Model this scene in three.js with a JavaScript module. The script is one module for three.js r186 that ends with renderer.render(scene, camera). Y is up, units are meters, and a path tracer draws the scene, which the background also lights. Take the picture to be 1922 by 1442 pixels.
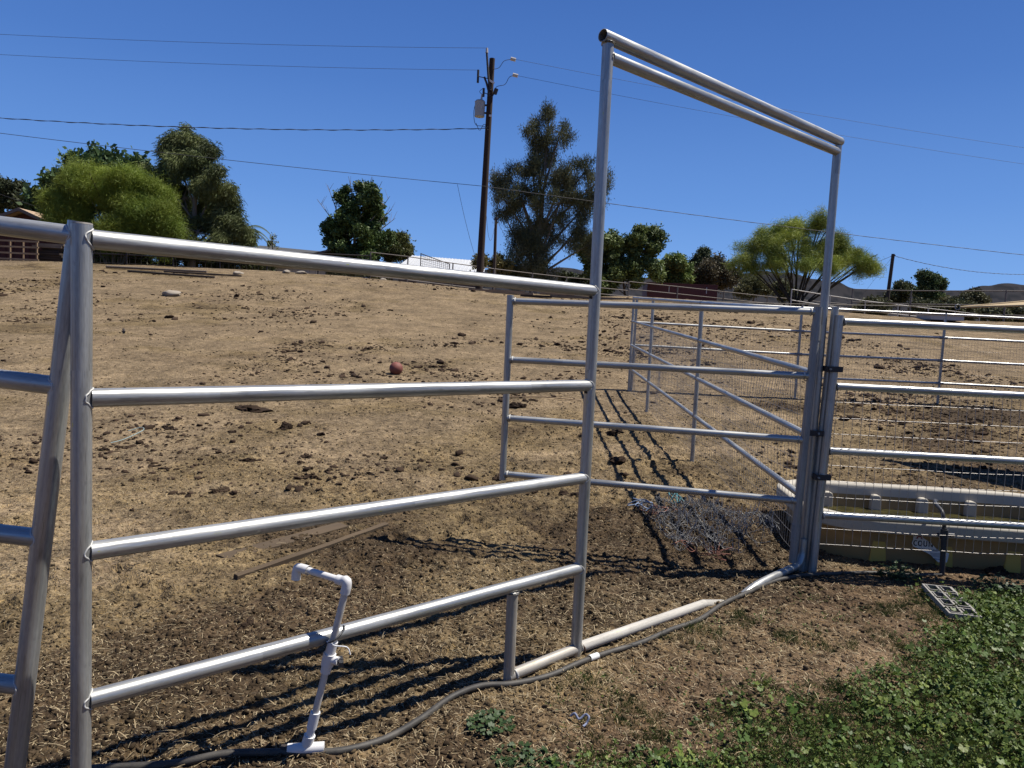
import * as THREE from 'three';
import { mergeGeometries, mergeVertices } from 'three/addons/utils/BufferGeometryUtils.js';

// ---------- camera, sky, sun, exposure ----------
const scene = new THREE.Scene();
const camera = new THREE.PerspectiveCamera(56.08, 4 / 3, 0.1, 9000);
{
  const pitch = -0.0725, roll = 0.0452;
  const F = new THREE.Vector3(0, Math.sin(pitch), -Math.cos(pitch)), U0 = new THREE.Vector3(0, Math.cos(pitch), Math.sin(pitch));
  camera.position.set(0, 1.4103, 0);
  camera.up.copy(new THREE.Vector3(-Math.sin(roll), 0, 0).addScaledVector(U0, Math.cos(roll)));
  camera.lookAt(camera.position.clone().add(F));
}
const renderer = new THREE.WebGLRenderer({ antialias: true });
renderer.toneMapping = THREE.LinearToneMapping;
renderer.toneMappingExposure = 1.5;
renderer.shadowMap.enabled = true;
const SUN = new THREE.Vector3(0.52, 1, -0.10).normalize();
{ // clear blue sky, paler towards the horizon, a soft glow round the sun
  const W = 512, H = 256, d = new Float32Array(W * H * 4);
  const stops = [[0, .25, .46, .84], [4, .20, .40, .80], [10, .13, .295, .69], [18, .077, .198, .545], [27, .049, .137, .43], [45, .026, .082, .30], [90, .016, .052, .20]];
  for (let j = 0; j < H; j++) for (let i = 0; i < W; i++) {
    const el = (j + .5) / H * 180 - 90, az = (i + .5) / W * Math.PI * 2;
    let c;
    if (el < 0) c = [.12, .10, .075];
    else {
      let k = 0; while (k < stops.length - 2 && stops[k + 1][0] < el) k++;
      const a = stops[k], b = stops[k + 1], t = (el - a[0]) / (b[0] - a[0]);
      c = [1, 2, 3].map(q => a[q] + (b[q] - a[q]) * t);
      const ce = Math.cos(el * Math.PI / 180), dir = new THREE.Vector3(ce * Math.cos(az - Math.PI), Math.sin(el * Math.PI / 180), ce * Math.sin(az - Math.PI));
      const m = Math.max(0, dir.dot(SUN)), g = .10 * Math.pow(m, 24) + .5 * Math.pow(m, 220);
      c = c.map((v, q) => v + g * [1, .97, .9][q]);
    }
    d.set([...c.map(v => v * .70), 1], (j * W + i) * 4);
  }
  const t = new THREE.DataTexture(d, W, H, THREE.RGBAFormat, THREE.FloatType);
  t.mapping = THREE.EquirectangularReflectionMapping; t.magFilter = t.minFilter = THREE.LinearFilter; t.wrapS = THREE.RepeatWrapping; t.needsUpdate = true;
  scene.background = t; scene.environment = t;
}
const sun = new THREE.DirectionalLight(new THREE.Color(1, .955, .88), 5);
sun.position.copy(SUN).multiplyScalar(80); sun.castShadow = true; sun.shadow.mapSize.set(4096, 4096);
Object.assign(sun.shadow.camera, { left: -40, right: 40, top: 40, bottom: -40, near: 1, far: 200 });
sun.target.position.set(0, 0, -15); sun.position.add(sun.target.position); scene.add(sun, sun.target);

// ---------- helpers ----------
let seed = 12345;
const rnd = () => { seed |= 0; seed = seed + 0x6D2B79F5 | 0; let t = Math.imul(seed ^ seed >>> 15, 1 | seed); t = t + Math.imul(t ^ t >>> 7, 61 | t) ^ t; return ((t ^ t >>> 14) >>> 0) / 4294967296; };
const rr = (a, b) => a + (b - a) * rnd();
const gauss = () => Math.sqrt(-2 * Math.log(rnd() + 1e-9)) * Math.cos(6.2832 * rnd());
const clamp = (v, a = 0, b = 1) => Math.min(b, Math.max(a, v));
const sm = (a, b, v) => { const t = clamp((v - a) / (b - a)); return t * t * (3 - 2 * t); };
const V = (x, y, z) => new THREE.Vector3(x, y, z);
const hash = (i, j, s) => { let h = Math.imul(i, 374761393) + Math.imul(j, 668265263) + Math.imul(s, 974634777) | 0; h = Math.imul(h ^ h >>> 13, 1274126177); return ((h ^ h >>> 16) >>> 0) / 4294967296; };
function vn(x, y, s = 0, per = 0) { // value noise, -1..1
  const i = Math.floor(x), j = Math.floor(y); let u = x - i, v = y - j; u = u * u * (3 - 2 * u); v = v * v * (3 - 2 * v);
  const q = per ? k => ((k % per) + per) % per : k => k;
  const a = hash(q(i), q(j), s), b = hash(q(i + 1), q(j), s), c = hash(q(i), q(j + 1), s), d = hash(q(i + 1), q(j + 1), s);
  return (a + (b - a) * u + (c - a) * v + (a - b - c + d) * u * v) * 2 - 1;
}
const fbm = (x, y, s, o = 4) => { let a = 0, w = .5; for (let k = 0; k < o; k++) { a += w * vn(x, y, s + k); x *= 2.03; y *= 2.03; w *= .5; } return a; };
const taken = {};
const numbered = n => { const k = taken[n] = (taken[n] ?? -1) + 1; return k ? n + '_' + String(k).padStart(3, '0') : n; };
function tag(o, label, category, group, kind) { Object.assign(o.userData, { label, category }); if (group) o.userData.group = group; if (kind) o.userData.kind = kind; return o; }
function thing(name, label, category, pos = [0, 0, 0], group) { const o = new THREE.Group(); o.name = numbered(name); o.position.set(...pos); scene.add(o); return tag(o, label, category, group); }
const prep = g => { g = g.index ? g.toNonIndexed() : g; for (const k of Object.keys(g.attributes)) if (!['position', 'normal', 'uv'].includes(k)) g.deleteAttribute(k); if (!g.attributes.normal) g.computeVertexNormals(); if (!g.attributes.uv) g.setAttribute('uv', new THREE.BufferAttribute(new Float32Array(g.attributes.position.count * 2), 2)); return g; };
const join = gs => Array.isArray(gs) ? (gs.length === 1 ? gs[0] : mergeGeometries(gs.map(prep))) : gs;
function part(name, gs, m, parent) { const o = new THREE.Mesh(join(gs), m); o.name = parent ? name : numbered(name); o.castShadow = o.receiveShadow = true; (parent ?? scene).add(o); return o; }
function solo(name, gs, m, label, category, group) { return tag(part(name, gs, m), label, category, group); }
const yUp = V(0, 1, 0);
function rod(a, b, r0, r1 = r0, n = 14, open = false) { // round bar between two points, uv in metres along
  a = V(...a); b = V(...b); const L = a.distanceTo(b), g = new THREE.CylinderGeometry(r1, r0, L, n, 1, open);
  const uv = g.attributes.uv; const off = (Math.abs(a.x * 3.7 + a.y * 1.3 + a.z * 2.1)) % 1; for (let i = 0; i < uv.count; i++) uv.setXY(i, uv.getX(i) + off, uv.getY(i) * L / 1.2 + off * 3);
  g.applyQuaternion(new THREE.Quaternion().setFromUnitVectors(yUp, b.clone().sub(a).normalize())); g.translate((a.x + b.x) / 2, (a.y + b.y) / 2, (a.z + b.z) / 2); return g;
}
function hollow(a, b, r, w = .004, n = 24) {
  a = V(...a); b = V(...b); const L = a.distanceTo(b);
  const g = new THREE.LatheGeometry([[r - w, L], [r - w, 0], [r - w * .5, -.0008], [r, 0], [r, L], [r - w, L]].map(p => new THREE.Vector2(...p)), n);
  const uv = g.attributes.uv, p = g.attributes.position; for (let i = 0; i < uv.count; i++) uv.setXY(i, uv.getX(i), p.getY(i) / 1.2);
  g.computeVertexNormals();
  g.applyQuaternion(new THREE.Quaternion().setFromUnitVectors(yUp, b.clone().sub(a).normalize())); g.translate(a.x, a.y, a.z); return g;
}
function hose(pts, r, n = 8, seg = 0, closed = false) {
  const c = new THREE.CatmullRomCurve3(pts.map(p => V(...p)), closed, 'centripetal'), L = c.getLength();
  const g = new THREE.TubeGeometry(c, seg || Math.max(4, pts.length * 5), r, n, closed); const uv = g.attributes.uv; for (let i = 0; i < uv.count; i++) uv.setX(i, uv.getX(i) * L / 1.2); return g;
}
function limb(pts, r0, r1, n = 6) { // tapered polyline tube
  const P = [], I = [], N = pts.length; const q = new THREE.Quaternion();
  for (let k = 0; k < N; k++) {
    const p = V(...pts[k]), d = V(...pts[Math.min(N - 1, k + 1)]).sub(V(...pts[Math.max(0, k - 1)])).normalize(); q.setFromUnitVectors(yUp, d);
    const r = r0 + (r1 - r0) * k / (N - 1);
    for (let j = 0; j < n; j++) { const v = V(Math.cos(j / n * 6.2832) * r, 0, Math.sin(j / n * 6.2832) * r).applyQuaternion(q).add(p); P.push(v.x, v.y, v.z); }
  }
  for (let k = 0; k < N - 1; k++) for (let j = 0; j < n; j++) { const a = k * n + j, b = k * n + (j + 1) % n; I.push(a, a + n, b, b, a + n, b + n); }
  const g = new THREE.BufferGeometry(); g.setAttribute('position', new THREE.Float32BufferAttribute(P, 3)); g.setIndex(I); g.computeVertexNormals(); return g;
}
function box(w, h, d, x = 0, y = 0, z = 0, ry = 0, rz = 0, rx = 0) { const g = new THREE.BoxGeometry(w, h, d); g.rotateZ(rz); g.rotateX(rx); g.rotateY(ry); g.translate(x, y, z); return g; }
function quad(a, b, c, d) { const g = new THREE.BufferGeometry(); g.setAttribute('position', new THREE.Float32BufferAttribute([...a, ...b, ...c, ...a, ...c, ...d], 3)); g.setAttribute('uv', new THREE.Float32BufferAttribute([0, 0, 1, 0, 1, 1, 0, 0, 1, 1, 0, 1], 2)); g.computeVertexNormals(); return g; }
function slab(a, b, c, d, t) { // four top corners, thickness t downwards
  const lo = p => [p[0], p[1] - t, p[2]]; return join([quad(a, b, c, d), quad(lo(d), lo(c), lo(b), lo(a)), quad(a, d, lo(d), lo(a)), quad(b, a, lo(a), lo(b)), quad(c, b, lo(b), lo(c)), quad(d, c, lo(c), lo(d))]);
}
function dataTex(w, h, fn, srgb) { const d = new Uint8Array(w * h * 4); for (let j = 0; j < h; j++) for (let i = 0; i < w; i++) { const c = fn(i, j), k = (j * w + i) * 4; d[k] = c[0]; d[k + 1] = c[1]; d[k + 2] = c[2]; d[k + 3] = 255; } return finish(new THREE.DataTexture(d, w, h), srgb); }
function finish(t, srgb) { t.wrapS = t.wrapT = THREE.RepeatWrapping; t.magFilter = THREE.LinearFilter; t.minFilter = THREE.LinearMipmapLinearFilter; t.generateMipmaps = true; if (srgb) t.colorSpace = THREE.SRGBColorSpace; t.needsUpdate = true; return t; }
const lin = (r, g, b) => new THREE.Color().setRGB(r, g, b);
const mat = (c, rough = .9, metal = 0, extra = {}) => new THREE.MeshStandardMaterial({ color: lin(...c), roughness: rough, metalness: metal, side: THREE.DoubleSide, ...extra });

// ---------- terrain ----------
function baseY(x, z) {
  const d = -z, t = clamp((d - 4.5) / 29.5), s = Math.pow(t, 1.5) * (1 + .0 * t);
  const hc = 3.7 - .4 * sm(-14, 4, x) - .45 * sm(4, 24, x);
  const far = sm(33, 45, d);
  let y = hc * s;
  y += (.16 * fbm(x * .16 + 3, z * .16, 11, 3) + .0) * sm(9, 20, d) * (1 - .6 * far);
  y += .22 * Math.exp(-Math.pow((d - 31) / 3.5, 2)) * (vn(x * .12, 2.3, 5) * .8);
  return y;
}
// distance in front of (negative) or behind the near fence line
const FA = [-1.0896, -1.8184], FU = [.7492, -.6623];
const behind = (x, z) => -((x - FA[0]) * .6623 + (z - FA[1]) * .7492);
function rough(x, z) { const b = behind(x, z); return .5 + .25 * sm(-.5, .4, b) * (1 - sm(2.5, 7, b)) + .5 * Math.exp(-(Math.pow((x - 1.2) / 1.1, 2) + Math.pow((z + 7) / 3, 2))); }
// hoof prints pressed into the soil, thickest round the gateway
const prints = {};
{ let s0 = seed; seed = 991; for (let k = 0; k < 620; k++) { const a = rr(-.72, .72), r = 2.4 * Math.pow(5.5, rnd()), x = k % 3 === 0 ? .9 + gauss() * 1.1 : r * Math.sin(a), z = k % 3 === 0 ? -6.2 + gauss() * 2.2 : -r * Math.cos(a); if (z > -2.2 || (-((x + 1.0896) * .6623 + (z + 1.8184) * .7492) < .15)) continue; const h = [x, z, rr(.05, .075), rr(.012, .03), rnd() * 6.28]; for (let i = -1; i <= 1; i++) for (let j = -1; j <= 1; j++) { const q = (Math.floor(x / .4) + i) + ',' + (Math.floor(z / .4) + j); (prints[q] ??= []).push(h); } } seed = s0; }
function printY(x, z) { const c = prints[Math.floor(x / .4) + ',' + Math.floor(z / .4)]; if (!c) return 0; let y = 0; for (const [a, b, r, d, t] of c) { const dx = x - a, dz = z - b, u = dx * Math.cos(t) + dz * Math.sin(t), v = -dx * Math.sin(t) + dz * Math.cos(t), q = Math.hypot(u / 1.15, v) / r; if (q > 1.6) continue; y += -d * (1 - sm(.55, 1.05, q)) + d * .45 * Math.exp(-Math.pow((q - 1.2) / .22, 2)); } return y; }
function detail(x, z) {
  const r = rough(x, z), d = Math.hypot(x, z);
  const a = vn(x * .9, z * .9, 21) * .022 + vn(x * 3.1, z * 3.1, 22) * .018;
  let c = vn(x * 9, z * 9, 23); c = c * Math.abs(c);
  const e = vn(x * 24, z * 24, 24), f = vn(x * 55, z * 55, 26);
  return printY(x, z) * (.35 + .65 * sm(.8, 2, behind(x, z))) + r * (a * .8 + c * .015 + e * .010 + f * .006) * (1 - .35 * sm(6, 14, d));
}
const groundY = (x, z) => baseY(x, z) + detail(x, z);
// share of each soil: 0 dry sand .. 1 dark moist manure soil, with ragged borders
function darkness(x, z) {
  const b = behind(x, z), n = fbm(x * 1.1, z * 1.1, 31, 5), n2 = fbm(x * .35 + 9, z * .35, 41, 4), d = -z;
  let v = .20 + .55 * n + .48 * n2;
  v += .46 * sm(-1.1, -.2, b) * (1 - sm(.6, 2.8, b));
  v -= .10 * sm(7, 18, d);
  if (x > 2) v -= .12;
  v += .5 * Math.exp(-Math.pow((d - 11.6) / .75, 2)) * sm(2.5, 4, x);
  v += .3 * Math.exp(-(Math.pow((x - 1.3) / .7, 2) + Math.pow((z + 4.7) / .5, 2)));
  return clamp(v);
}
const cSand = [.194, .145, .090], cTan = [.158, .116, .063], cDark = [.062, .043, .025], cRed = [.092, .060, .036];
function soil(x, z) {
  const v = darkness(x, z), t = sm(.12, .45, v), u = sm(.42, .78, v + .12 * vn(x * 13, z * 13, 37)), red = clamp(.5 * fbm(x * .8, z * .8 + 5, 51, 3) + .95 * (1 - sm(-.6, .15, behind(x, z) + .3 * vn(x * 2.4, z * 2.4, 58))) - .05);
  const k = .9 + .22 * vn(x * 2.2, z * 2.2, 52) + .1 * vn(x * 17, z * 17, 53);
  return [0, 1, 2].map(i => { let c = cSand[i] + (cTan[i] - cSand[i]) * t; c = c + (cDark[i] - c) * u; c = c + (cRed[i] - c) * red * .85; return c * k; });
}
{
  // soil grain: crumbs, chaff and short straw bits, 3 m a tile
  const N = 2048, hgt = new Float32Array(N * N), col = new Float32Array(N * N * 3);
  for (let j = 0; j < N; j++) for (let i = 0; i < N; i++) {
    const x = i / N, y = j / N; const a = vn(x * 48, y * 48, 61, 48), b = vn(x * 130, y * 130, 62, 130), c = vn(x * 330, y * 330, 63, 330), e = vn(x * 800, y * 800, 64, 800);
    const h = .5 + .12 * a + .17 * b + .16 * c + .08 * e; hgt[j * N + i] = h;
    const dk = Math.max(0, vn(x * 210, y * 210, 66, 210) - .45) * .8 + Math.max(0, vn(x * 95, y * 95, 67, 95) - .5) * .6; const v = Math.max(.12, .84 + .17 * vn(x * 22, y * 22, 68, 22) + .22 * a + .26 * b + .20 * c + .14 * e - dk), k = (j * N + i) * 3; col[k] = v; col[k + 1] = v * (.985 + .02 * b); col[k + 2] = v * (.96 + .04 * c);
  }
  const stamp = (x, y, ang, len, w, c, lift) => {
    const n = Math.ceil(len * 1.4), dx = Math.cos(ang), dy = Math.sin(ang), bend = rr(-.6, .6) / len;
    for (let k = 0; k <= n; k++) { const t = k / n * len, px = x + dx * t - dy * bend * t * t, py = y + dy * t + dx * bend * t * t;
      for (let o = -w; o <= w; o += 1) { const X = ((Math.round(px - dy * o) % N) + N) % N, Y = ((Math.round(py + dx * o) % N) + N) % N, q = Y * N + X; hgt[q] = Math.min(1, hgt[q] * .4 + .6 * lift); for (let m = 0; m < 3; m++) col[q * 3 + m] = col[q * 3 + m] * .25 + c[m] * .75; } }
  };
  for (let k = 0; k < 30000; k++) { const s = rr(.95, 1.9), len = rnd() < .75 ? rr(3, 11) : rr(10, 34); stamp(rnd() * N, rnd() * N, rnd() * 6.283, len, rnd() < .4 ? 1 : 0, [s, s * .93, s * .74], rr(.7, 1)); }
  for (let k = 0; k < 9000; k++) { const s = rr(.25, .5); stamp(rnd() * N, rnd() * N, rnd() * 6.283, rr(2, 9), rnd() < .5 ? 2 : 1, [s, s * .92, s * .85], rr(.55, .8)); }
  const enc = v => clamp(v / 1.9) ; const toS = v => Math.round(255 * (v <= .0031308 ? 12.92 * v : 1.055 * Math.pow(v, 1 / 2.4) - .055));
  const cm = dataTex(N, N, (i, j) => { const k = (j * N + i) * 3; return [toS(enc(col[k])), toS(enc(col[k + 1])), toS(enc(col[k + 2]))]; }, true);
  const bm = dataTex(N, N, (i, j) => { const v = Math.round(255 * clamp(hgt[j * N + i])); return [v, v, v]; });
  const m = new THREE.MeshPhysicalMaterial({ map: cm, bumpMap: bm, bumpScale: .024, roughness: 1, specularIntensity: .3, vertexColors: true, color: lin(1, 1, 1) });
  // one sheet, finer where it lies near
  const rs = [0.02, .4, .8, 1.1]; let r = 1.3; while (r < 46) { rs.push(r); r *= 1.0047; } while (r < 7000) { rs.push(r); r *= 1.09; } rs.push(7000);
  const th = []; for (let a = -45; a < 45; a += .165) th.push(a); for (let a = 45; a < 315; a += 4.5) th.push(a);
  const C = th.length, P = new Float32Array(rs.length * C * 3), K = new Float32Array(rs.length * C * 3), Uv = new Float32Array(rs.length * C * 2), I = [];
  rs.forEach((R, a) => th.forEach((t, b) => {
    const q = t * Math.PI / 180, x = R * Math.sin(q), z = -R * Math.cos(q), k = a * C + b;
    P.set([x, R < 60 ? groundY(x, z) : baseY(x, z), z], k * 3); K.set(soil(x, z).map(v => v * 2.35), k * 3); Uv.set([x / 3, z / 3], k * 2);
  }));
  for (let a = 0; a < rs.length - 1; a++) for (let b = 0; b < C; b++) { const p = a * C + b, q = a * C + (b + 1) % C; I.push(p, q, p + C, q, q + C, p + C); }
  const g = new THREE.BufferGeometry(); g.setAttribute('position', new THREE.BufferAttribute(P, 3)); g.setAttribute('color', new THREE.BufferAttribute(K, 3)); g.setAttribute('uv', new THREE.BufferAttribute(Uv, 2)); g.setIndex(I); g.computeVertexNormals();
  const o = new THREE.Mesh(g, m); o.name = 'ground'; o.receiveShadow = true; o.userData = { kind: 'structure', label: 'bare brown paddock soil rising to a low crest', category: 'ground' }; scene.add(o);
}
{ // far hills, a ridge line round the whole horizon
  const prof = [[-3.15, .07], [-2, .06], [-1.2, .075], [-.6, .06], [-.2, .07], [.021, .087], [.065, .0902], [.094, .0877], [.167, .0816], [.257, .0841], [.298, .0906], [.324, .0952], [.35, .0935], [.407, .0828], [.444, .0734], [.48, .0713], [.514, .0698], [.546, .0726], [.572, .0783], [.592, .0808], [.608, .0796], [.646, .0743], [.8, .07], [1.3, .085], [2.2, .065], [3.15, .07]];
  const top = a => { let k = 0; while (k < prof.length - 2 && prof[k + 1][0] < a) k++; const [x0, y0] = prof[k], [x1, y1] = prof[k + 1]; return y0 + (y1 - y0) * sm(x0, x1, a) ; };
  const P = [], K = [], I = [], rows = 44, cols = [];
  for (let a = -3.1416; a < -.7; a += .04) cols.push(a); for (let a = -.7; a < .75; a += .003) cols.push(a); for (let a = .75; a < 3.18; a += .04) cols.push(Math.min(a, 3.1416));
  for (let j = 0; j < rows; j++) for (const a of cols) {
    const f = j / (rows - 1), R = 700 + f * 1400, s = f < .55 ? Math.pow(f / .55, 1.2) : 1 - Math.pow((f - .55) / .45, 1.5) * .8;
    const x = R * Math.sin(a), z = -R * Math.cos(a), n = fbm(x * .004, z * .004, 71, 5), n2 = vn(x * .06, z * .06, 75);
    const y = 1.4 + s * (top(a) * 1470) * (1 + .16 * n * (1 - Math.abs(f - .55) * 1.2) * (f > .5 && f < .6 ? .15 : 1)) + n2 * 2 * s - 12 * (1 - s);
    P.push(x, y, z); const sc = sm(-.05, .35, vn(x * .05, z * .05, 77) + .6 * vn(x * .15, z * .15, 78)), g = .9 + .25 * n;
    K.push((.027 - .015 * sc) * g, (.0255 - .0125 * sc) * g, (.0275 - .012 * sc) * g);
  }
  const C = cols.length; for (let j = 0; j < rows - 1; j++) for (let i = 0; i < C - 1; i++) { const p = j * C + i; I.push(p, p + 1, p + C, p + 1, p + C + 1, p + C); }
  const g = new THREE.BufferGeometry(); g.setAttribute('position', new THREE.Float32BufferAttribute(P, 3)); g.setAttribute('color', new THREE.Float32BufferAttribute(K, 3)); g.setIndex(I); g.computeVertexNormals();
  const o = new THREE.Mesh(g, new THREE.MeshPhysicalMaterial({ vertexColors: true, roughness: 1, specularIntensity: .1, side: THREE.DoubleSide })); o.name = 'hills'; o.userData = { kind: 'structure', label: 'dark scrub covered hills on the horizon', category: 'hills' }; scene.add(o);
}

// ---------- shared materials ----------
const galvMap = dataTex(512, 512, (i, j) => { const x = i / 512, y = j / 512; const st = vn(x * 40, y * 3, 81, 40), sp = vn(x * 64, y * 96, 82, 64), bl = vn(x * 6, y * 9, 83, 6), sc = vn(x * 90, y * 22, 86, 90); const s2 = vn(x * 14, y * 1, 98, 14), s3 = vn(x * 70, y * 2, 99, 70); let v = 192 + 18 * st + 16 * sp + 34 * bl + 24 * s2 + 12 * s3; const bt = fbm(x * 9, y * 16, 180, 4); if (bt > .28) v -= 90 * (bt - .28); const sr = vn(x * 22, y * 7, 184, 22); if (sr > .62) v += 60 * (sr - .62); if (sc > .72) v -= 70 * (sc - .72) / .28; if (vn(x * 20, y * 50, 87, 20) > .8) v -= 22; v = clamp(v, 70, 255); return [v, v * 1.0, v * 1.005]; });
const galvRough = dataTex(256, 256, (i, j) => { const x = i / 256, y = j / 256; const v = clamp(150 + 45 * vn(x * 8, y * 8, 84, 8) + 30 * vn(x * 40, y * 10, 85, 40), 60, 255); return [v, v, v]; });
const galvBump = dataTex(256, 256, (i, j) => { const x = i / 256, y = j / 256; const v = 128 + 50 * vn(x * 30, y * 30, 88, 30) + 40 * vn(x * 5, y * 9, 89, 5); return [v, v, v]; });
const galv = mat([.46, .46, .435], .68, .6, { map: galvMap, roughnessMap: galvRough, bumpMap: galvBump, bumpScale: .0006 });
const galvOld = mat([.30, .30, .29], .8, .5, { map: galvMap, roughnessMap: galvRough, bumpMap: galvBump, bumpScale: .0008 });
const galvDusty = mat([.40, .365, .31], .85, .4, { map: galvMap, roughnessMap: galvRough });
const wire = mat([.33, .31, .29], .5, .8), rust = mat([.10, .06, .04], .8, .4), weld = mat([.50, .49, .46], .7, .5), burnt = mat([.05, .04, .035], .8, .5);
const blackPoly = mat([.022, .022, .024], .55), pvc = mat([.60, .585, .565], .45), darkIron = mat([.05, .043, .04], .75, .3);
const barkTex = dataTex(128, 256, (i, j) => { const v = 150 + 60 * vn(i / 128 * 14, j / 256 * 4, 91, 14) + 40 * vn(i / 128 * 40, j / 256 * 12, 92, 40); return [v, v * .96, v * .9]; });
const bark = mat([.10, .075, .055], .95, 0, { map: barkTex }), barkGrey = mat([.20, .17, .14], .95), barkGreen = mat([.07, .06, .035], .9);
const woodTex = dataTex(256, 256, (i, j) => { const x = i / 256, y = j / 256; const v = 165 + 40 * vn(x * 4, y * 40, 93, 4) + 30 * vn(x * 12, y * 90, 94, 12) + 20 * vn(x * 3, y * 5, 95, 3); return [v, v * .95, v * .88]; });
const wood = mat([.42, .31, .20], .95, 0, { map: woodTex }), woodGrey = mat([.26, .21, .16], .95, 0, { map: woodTex }), woodDark = mat([.055, .040, .030], .95, 0, { map: woodTex }), woodDust = mat([.115, .083, .050], 1, 0, { map: woodTex });
function bead(p, dir, r) { const g = new THREE.TorusGeometry(r, .0040, 6, 18); const a = g.attributes.position; for (let i = 0; i < a.count; i++) { const n = 1 + .05 * vn(i * .9, p[1] * 9, 96); a.setXYZ(i, a.getX(i) * n, a.getY(i) * n, a.getZ(i) + .006 * vn(i * .4, 3, 97)); } g.applyQuaternion(new THREE.Quaternion().setFromUnitVectors(V(0, 0, 1), V(...dir).normalize())); g.translate(...p); return g; }
function saddle(p, dir, r, R) { // weld bead where a rail of radius r meets an upright of radius R; p lies on the upright's axis
  const u = V(...dir).normalize(), s = V(-u.z, 0, u.x), pts = []; for (let k = 0; k < 22; k++) { const f = k / 22 * 6.2832, q = (r + .001 + .0016 * vn(k * .9, p[1] * 7, 190)), a = q * Math.cos(f), al = Math.sqrt(Math.max(0, R * R - Math.min(a * a, R * R * .96))) + .0002 + .002 * vn(k * 1.3, p[1] * 5, 191); pts.push([p[0] + u.x * al + s.x * a, p[1] + q * Math.sin(f), p[2] + u.z * al + s.z * a]); } return hose(pts, .0024, 6, 66, true);
}
const mix = (a, b, t) => a.map((v, i) => v + (b[i] - v) * t);
const sub = (a, b) => a.map((v, i) => v - b[i]);
const capped = (a, b, r, rt = r) => { const g = [rod(a, b, r, rt, 20)]; return g; };
// ---------- near fence, arch, gate, pen ----------
const R = .0245;
const A3 = (y, s = 0) => [FA[0] + FU[0] * s, y, FA[1] + FU[1] * s]; // along the near fence line
const LEN = 1.9, GW = 2.0886, dirU = [FU[0], 0, FU[1]];
{
  const t = thing('fence_panel', 'silver four rail pipe panel nearest the camera, ending at the tall arch', 'fence panel', A3(0));
  const l = p => sub(p, A3(0)).map((v, i) => i === 1 ? p[1] : v);
  const post = part('post', [rod(l(A3(-.2)), l(A3(1.628)), .0242, .0242, 24)], galv, t);
  part('cap', [rod(l(A3(1.628)), l(A3(1.632)), .0245, .0238, 24)], galvDusty, post);
  [1.594, 1.193, .793, .394].forEach((h, i) => {
    const r = part('rail', [rod(l(A3(h, .02)), l(A3(h + .003, LEN - .012)), R, R, 24)], galv, t);
    part('weld_bead', [saddle(l(A3(h)), dirU, R, .0242)], weld, r); part('weld_bead', [saddle(l(A3(h + .003, LEN)), dirU.map(v => -v), R, R)], weld, r);
    if (i < 2) part('burn_mark', [rod(l(A3(h - .031, LEN - .024)), l(A3(h - .018, LEN - .0225)), .008, .008, 8)], burnt, r);
  });
  const st = part('short_post', [rod(l(A3(-.1, 1.508)), l(A3(.376, 1.508)), .0225, .0225, 20)], galvDusty, t);
  part('weld_bead', [bead(l(A3(.371, 1.508)), [0, 1, 0], .0235)], weld, st);
  const ps = part('ground_pipe', [rod(l(A3(.024, 1.50)), l(A3(.034, LEN - .01)), .0235, .0235, 20)], galvDusty, t);
  part('weld_bead', [bead(l(A3(.026, 1.535)), dirU, .0245)], weld, ps);
}
{
  const t = thing('gate_arch', 'tall silver pipe arch with two parallel beams above the gateway', 'gate arch', A3(0, LEN));
  const o = A3(0, LEN), l = p => [p[0] - o[0], p[1], p[2] - o[2]];
  part('post', [rod(l(A3(-.2, LEN)), l(A3(2.612, LEN)), R, R, 24)], galv, t);
  part('post', [rod([1.883 - o[0], -.15, -4.47 - o[2]], [1.907 - o[0], 2.62, -4.47 - o[2]], R, R, 24)], galv, t);
  const b1 = part('beam', [hollow(l(A3(2.638, LEN - .035)), l([1.925, 2.65, -4.485]), .0262)], galv, t);
  part('end_bend', [new THREE.SphereGeometry(.0262, 16, 12).translate(1.925 - o[0], 2.65, -4.485 - o[2])], galv, b1);
  part('weld_bead', [bead(l(A3(2.613, LEN)), [0, 1, 0], .0255)], weld, b1);
  const b2 = part('beam', [rod(l(A3(2.562, LEN + .02)), l([1.905, 2.585, -4.468]), R, R, 24)], galv, t);
  part('weld_bead', [saddle(l(A3(2.562, LEN)), dirU, R, R)], weld, b2);
  const s1 = part('ground_pipe', [rod(l(A3(.036, LEN + .02)), l(A3(.020, LEN + .98)), .0235, .0235, 20), rod(l(A3(.0205, LEN + .975)), l(A3(-.05, LEN + 1.3)), .0225, .0225, 16)], mat([.52, .49, .43], .8, .3, { map: galvMap }), t);
  part('ground_pipe', [hose([l(A3(-.05, LEN + 1.25)), l(A3(.012, LEN + 1.5)), l(A3(.035, LEN + 1.85)), [1.83 - o[0], .05, -4.40 - o[2]], [1.862 - o[0], .1, -4.43 - o[2]], [1.868 - o[0], .2, -4.44 - o[2]]], .0235, 14, 40)], galv, t);
  part('rust_patch', [bead(l(A3(.03, LEN + .03)), dirU, .0245)], rust, s1);
}
{
  const t = thing('fence_panel', 'leaning silver pipe panel at the left edge, its post tilted against the next panel', 'fence panel', [-1.30, 0, -1.865]);
  const top = [.185, 1.638, .015], bot = [-.03, -.12, 0], at = y => mix(bot, top, (y - bot[1]) / (top[1] - bot[1]));
  part('post', [rod(bot, top, .0255, .0255, 24)], galv, t);
  for (const h of [1.603, 1.217, .813, .408]) {
    const p = at(h), e = [p[0] - 2.6, p[1] + .215, p[2] + .06];
    const r = part('rail', [rod(p, e, R, R, 24)], galv, t); part('weld_bead', [saddle(p, sub(e, p), R, .0245)], weld, r);
  }
}
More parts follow.
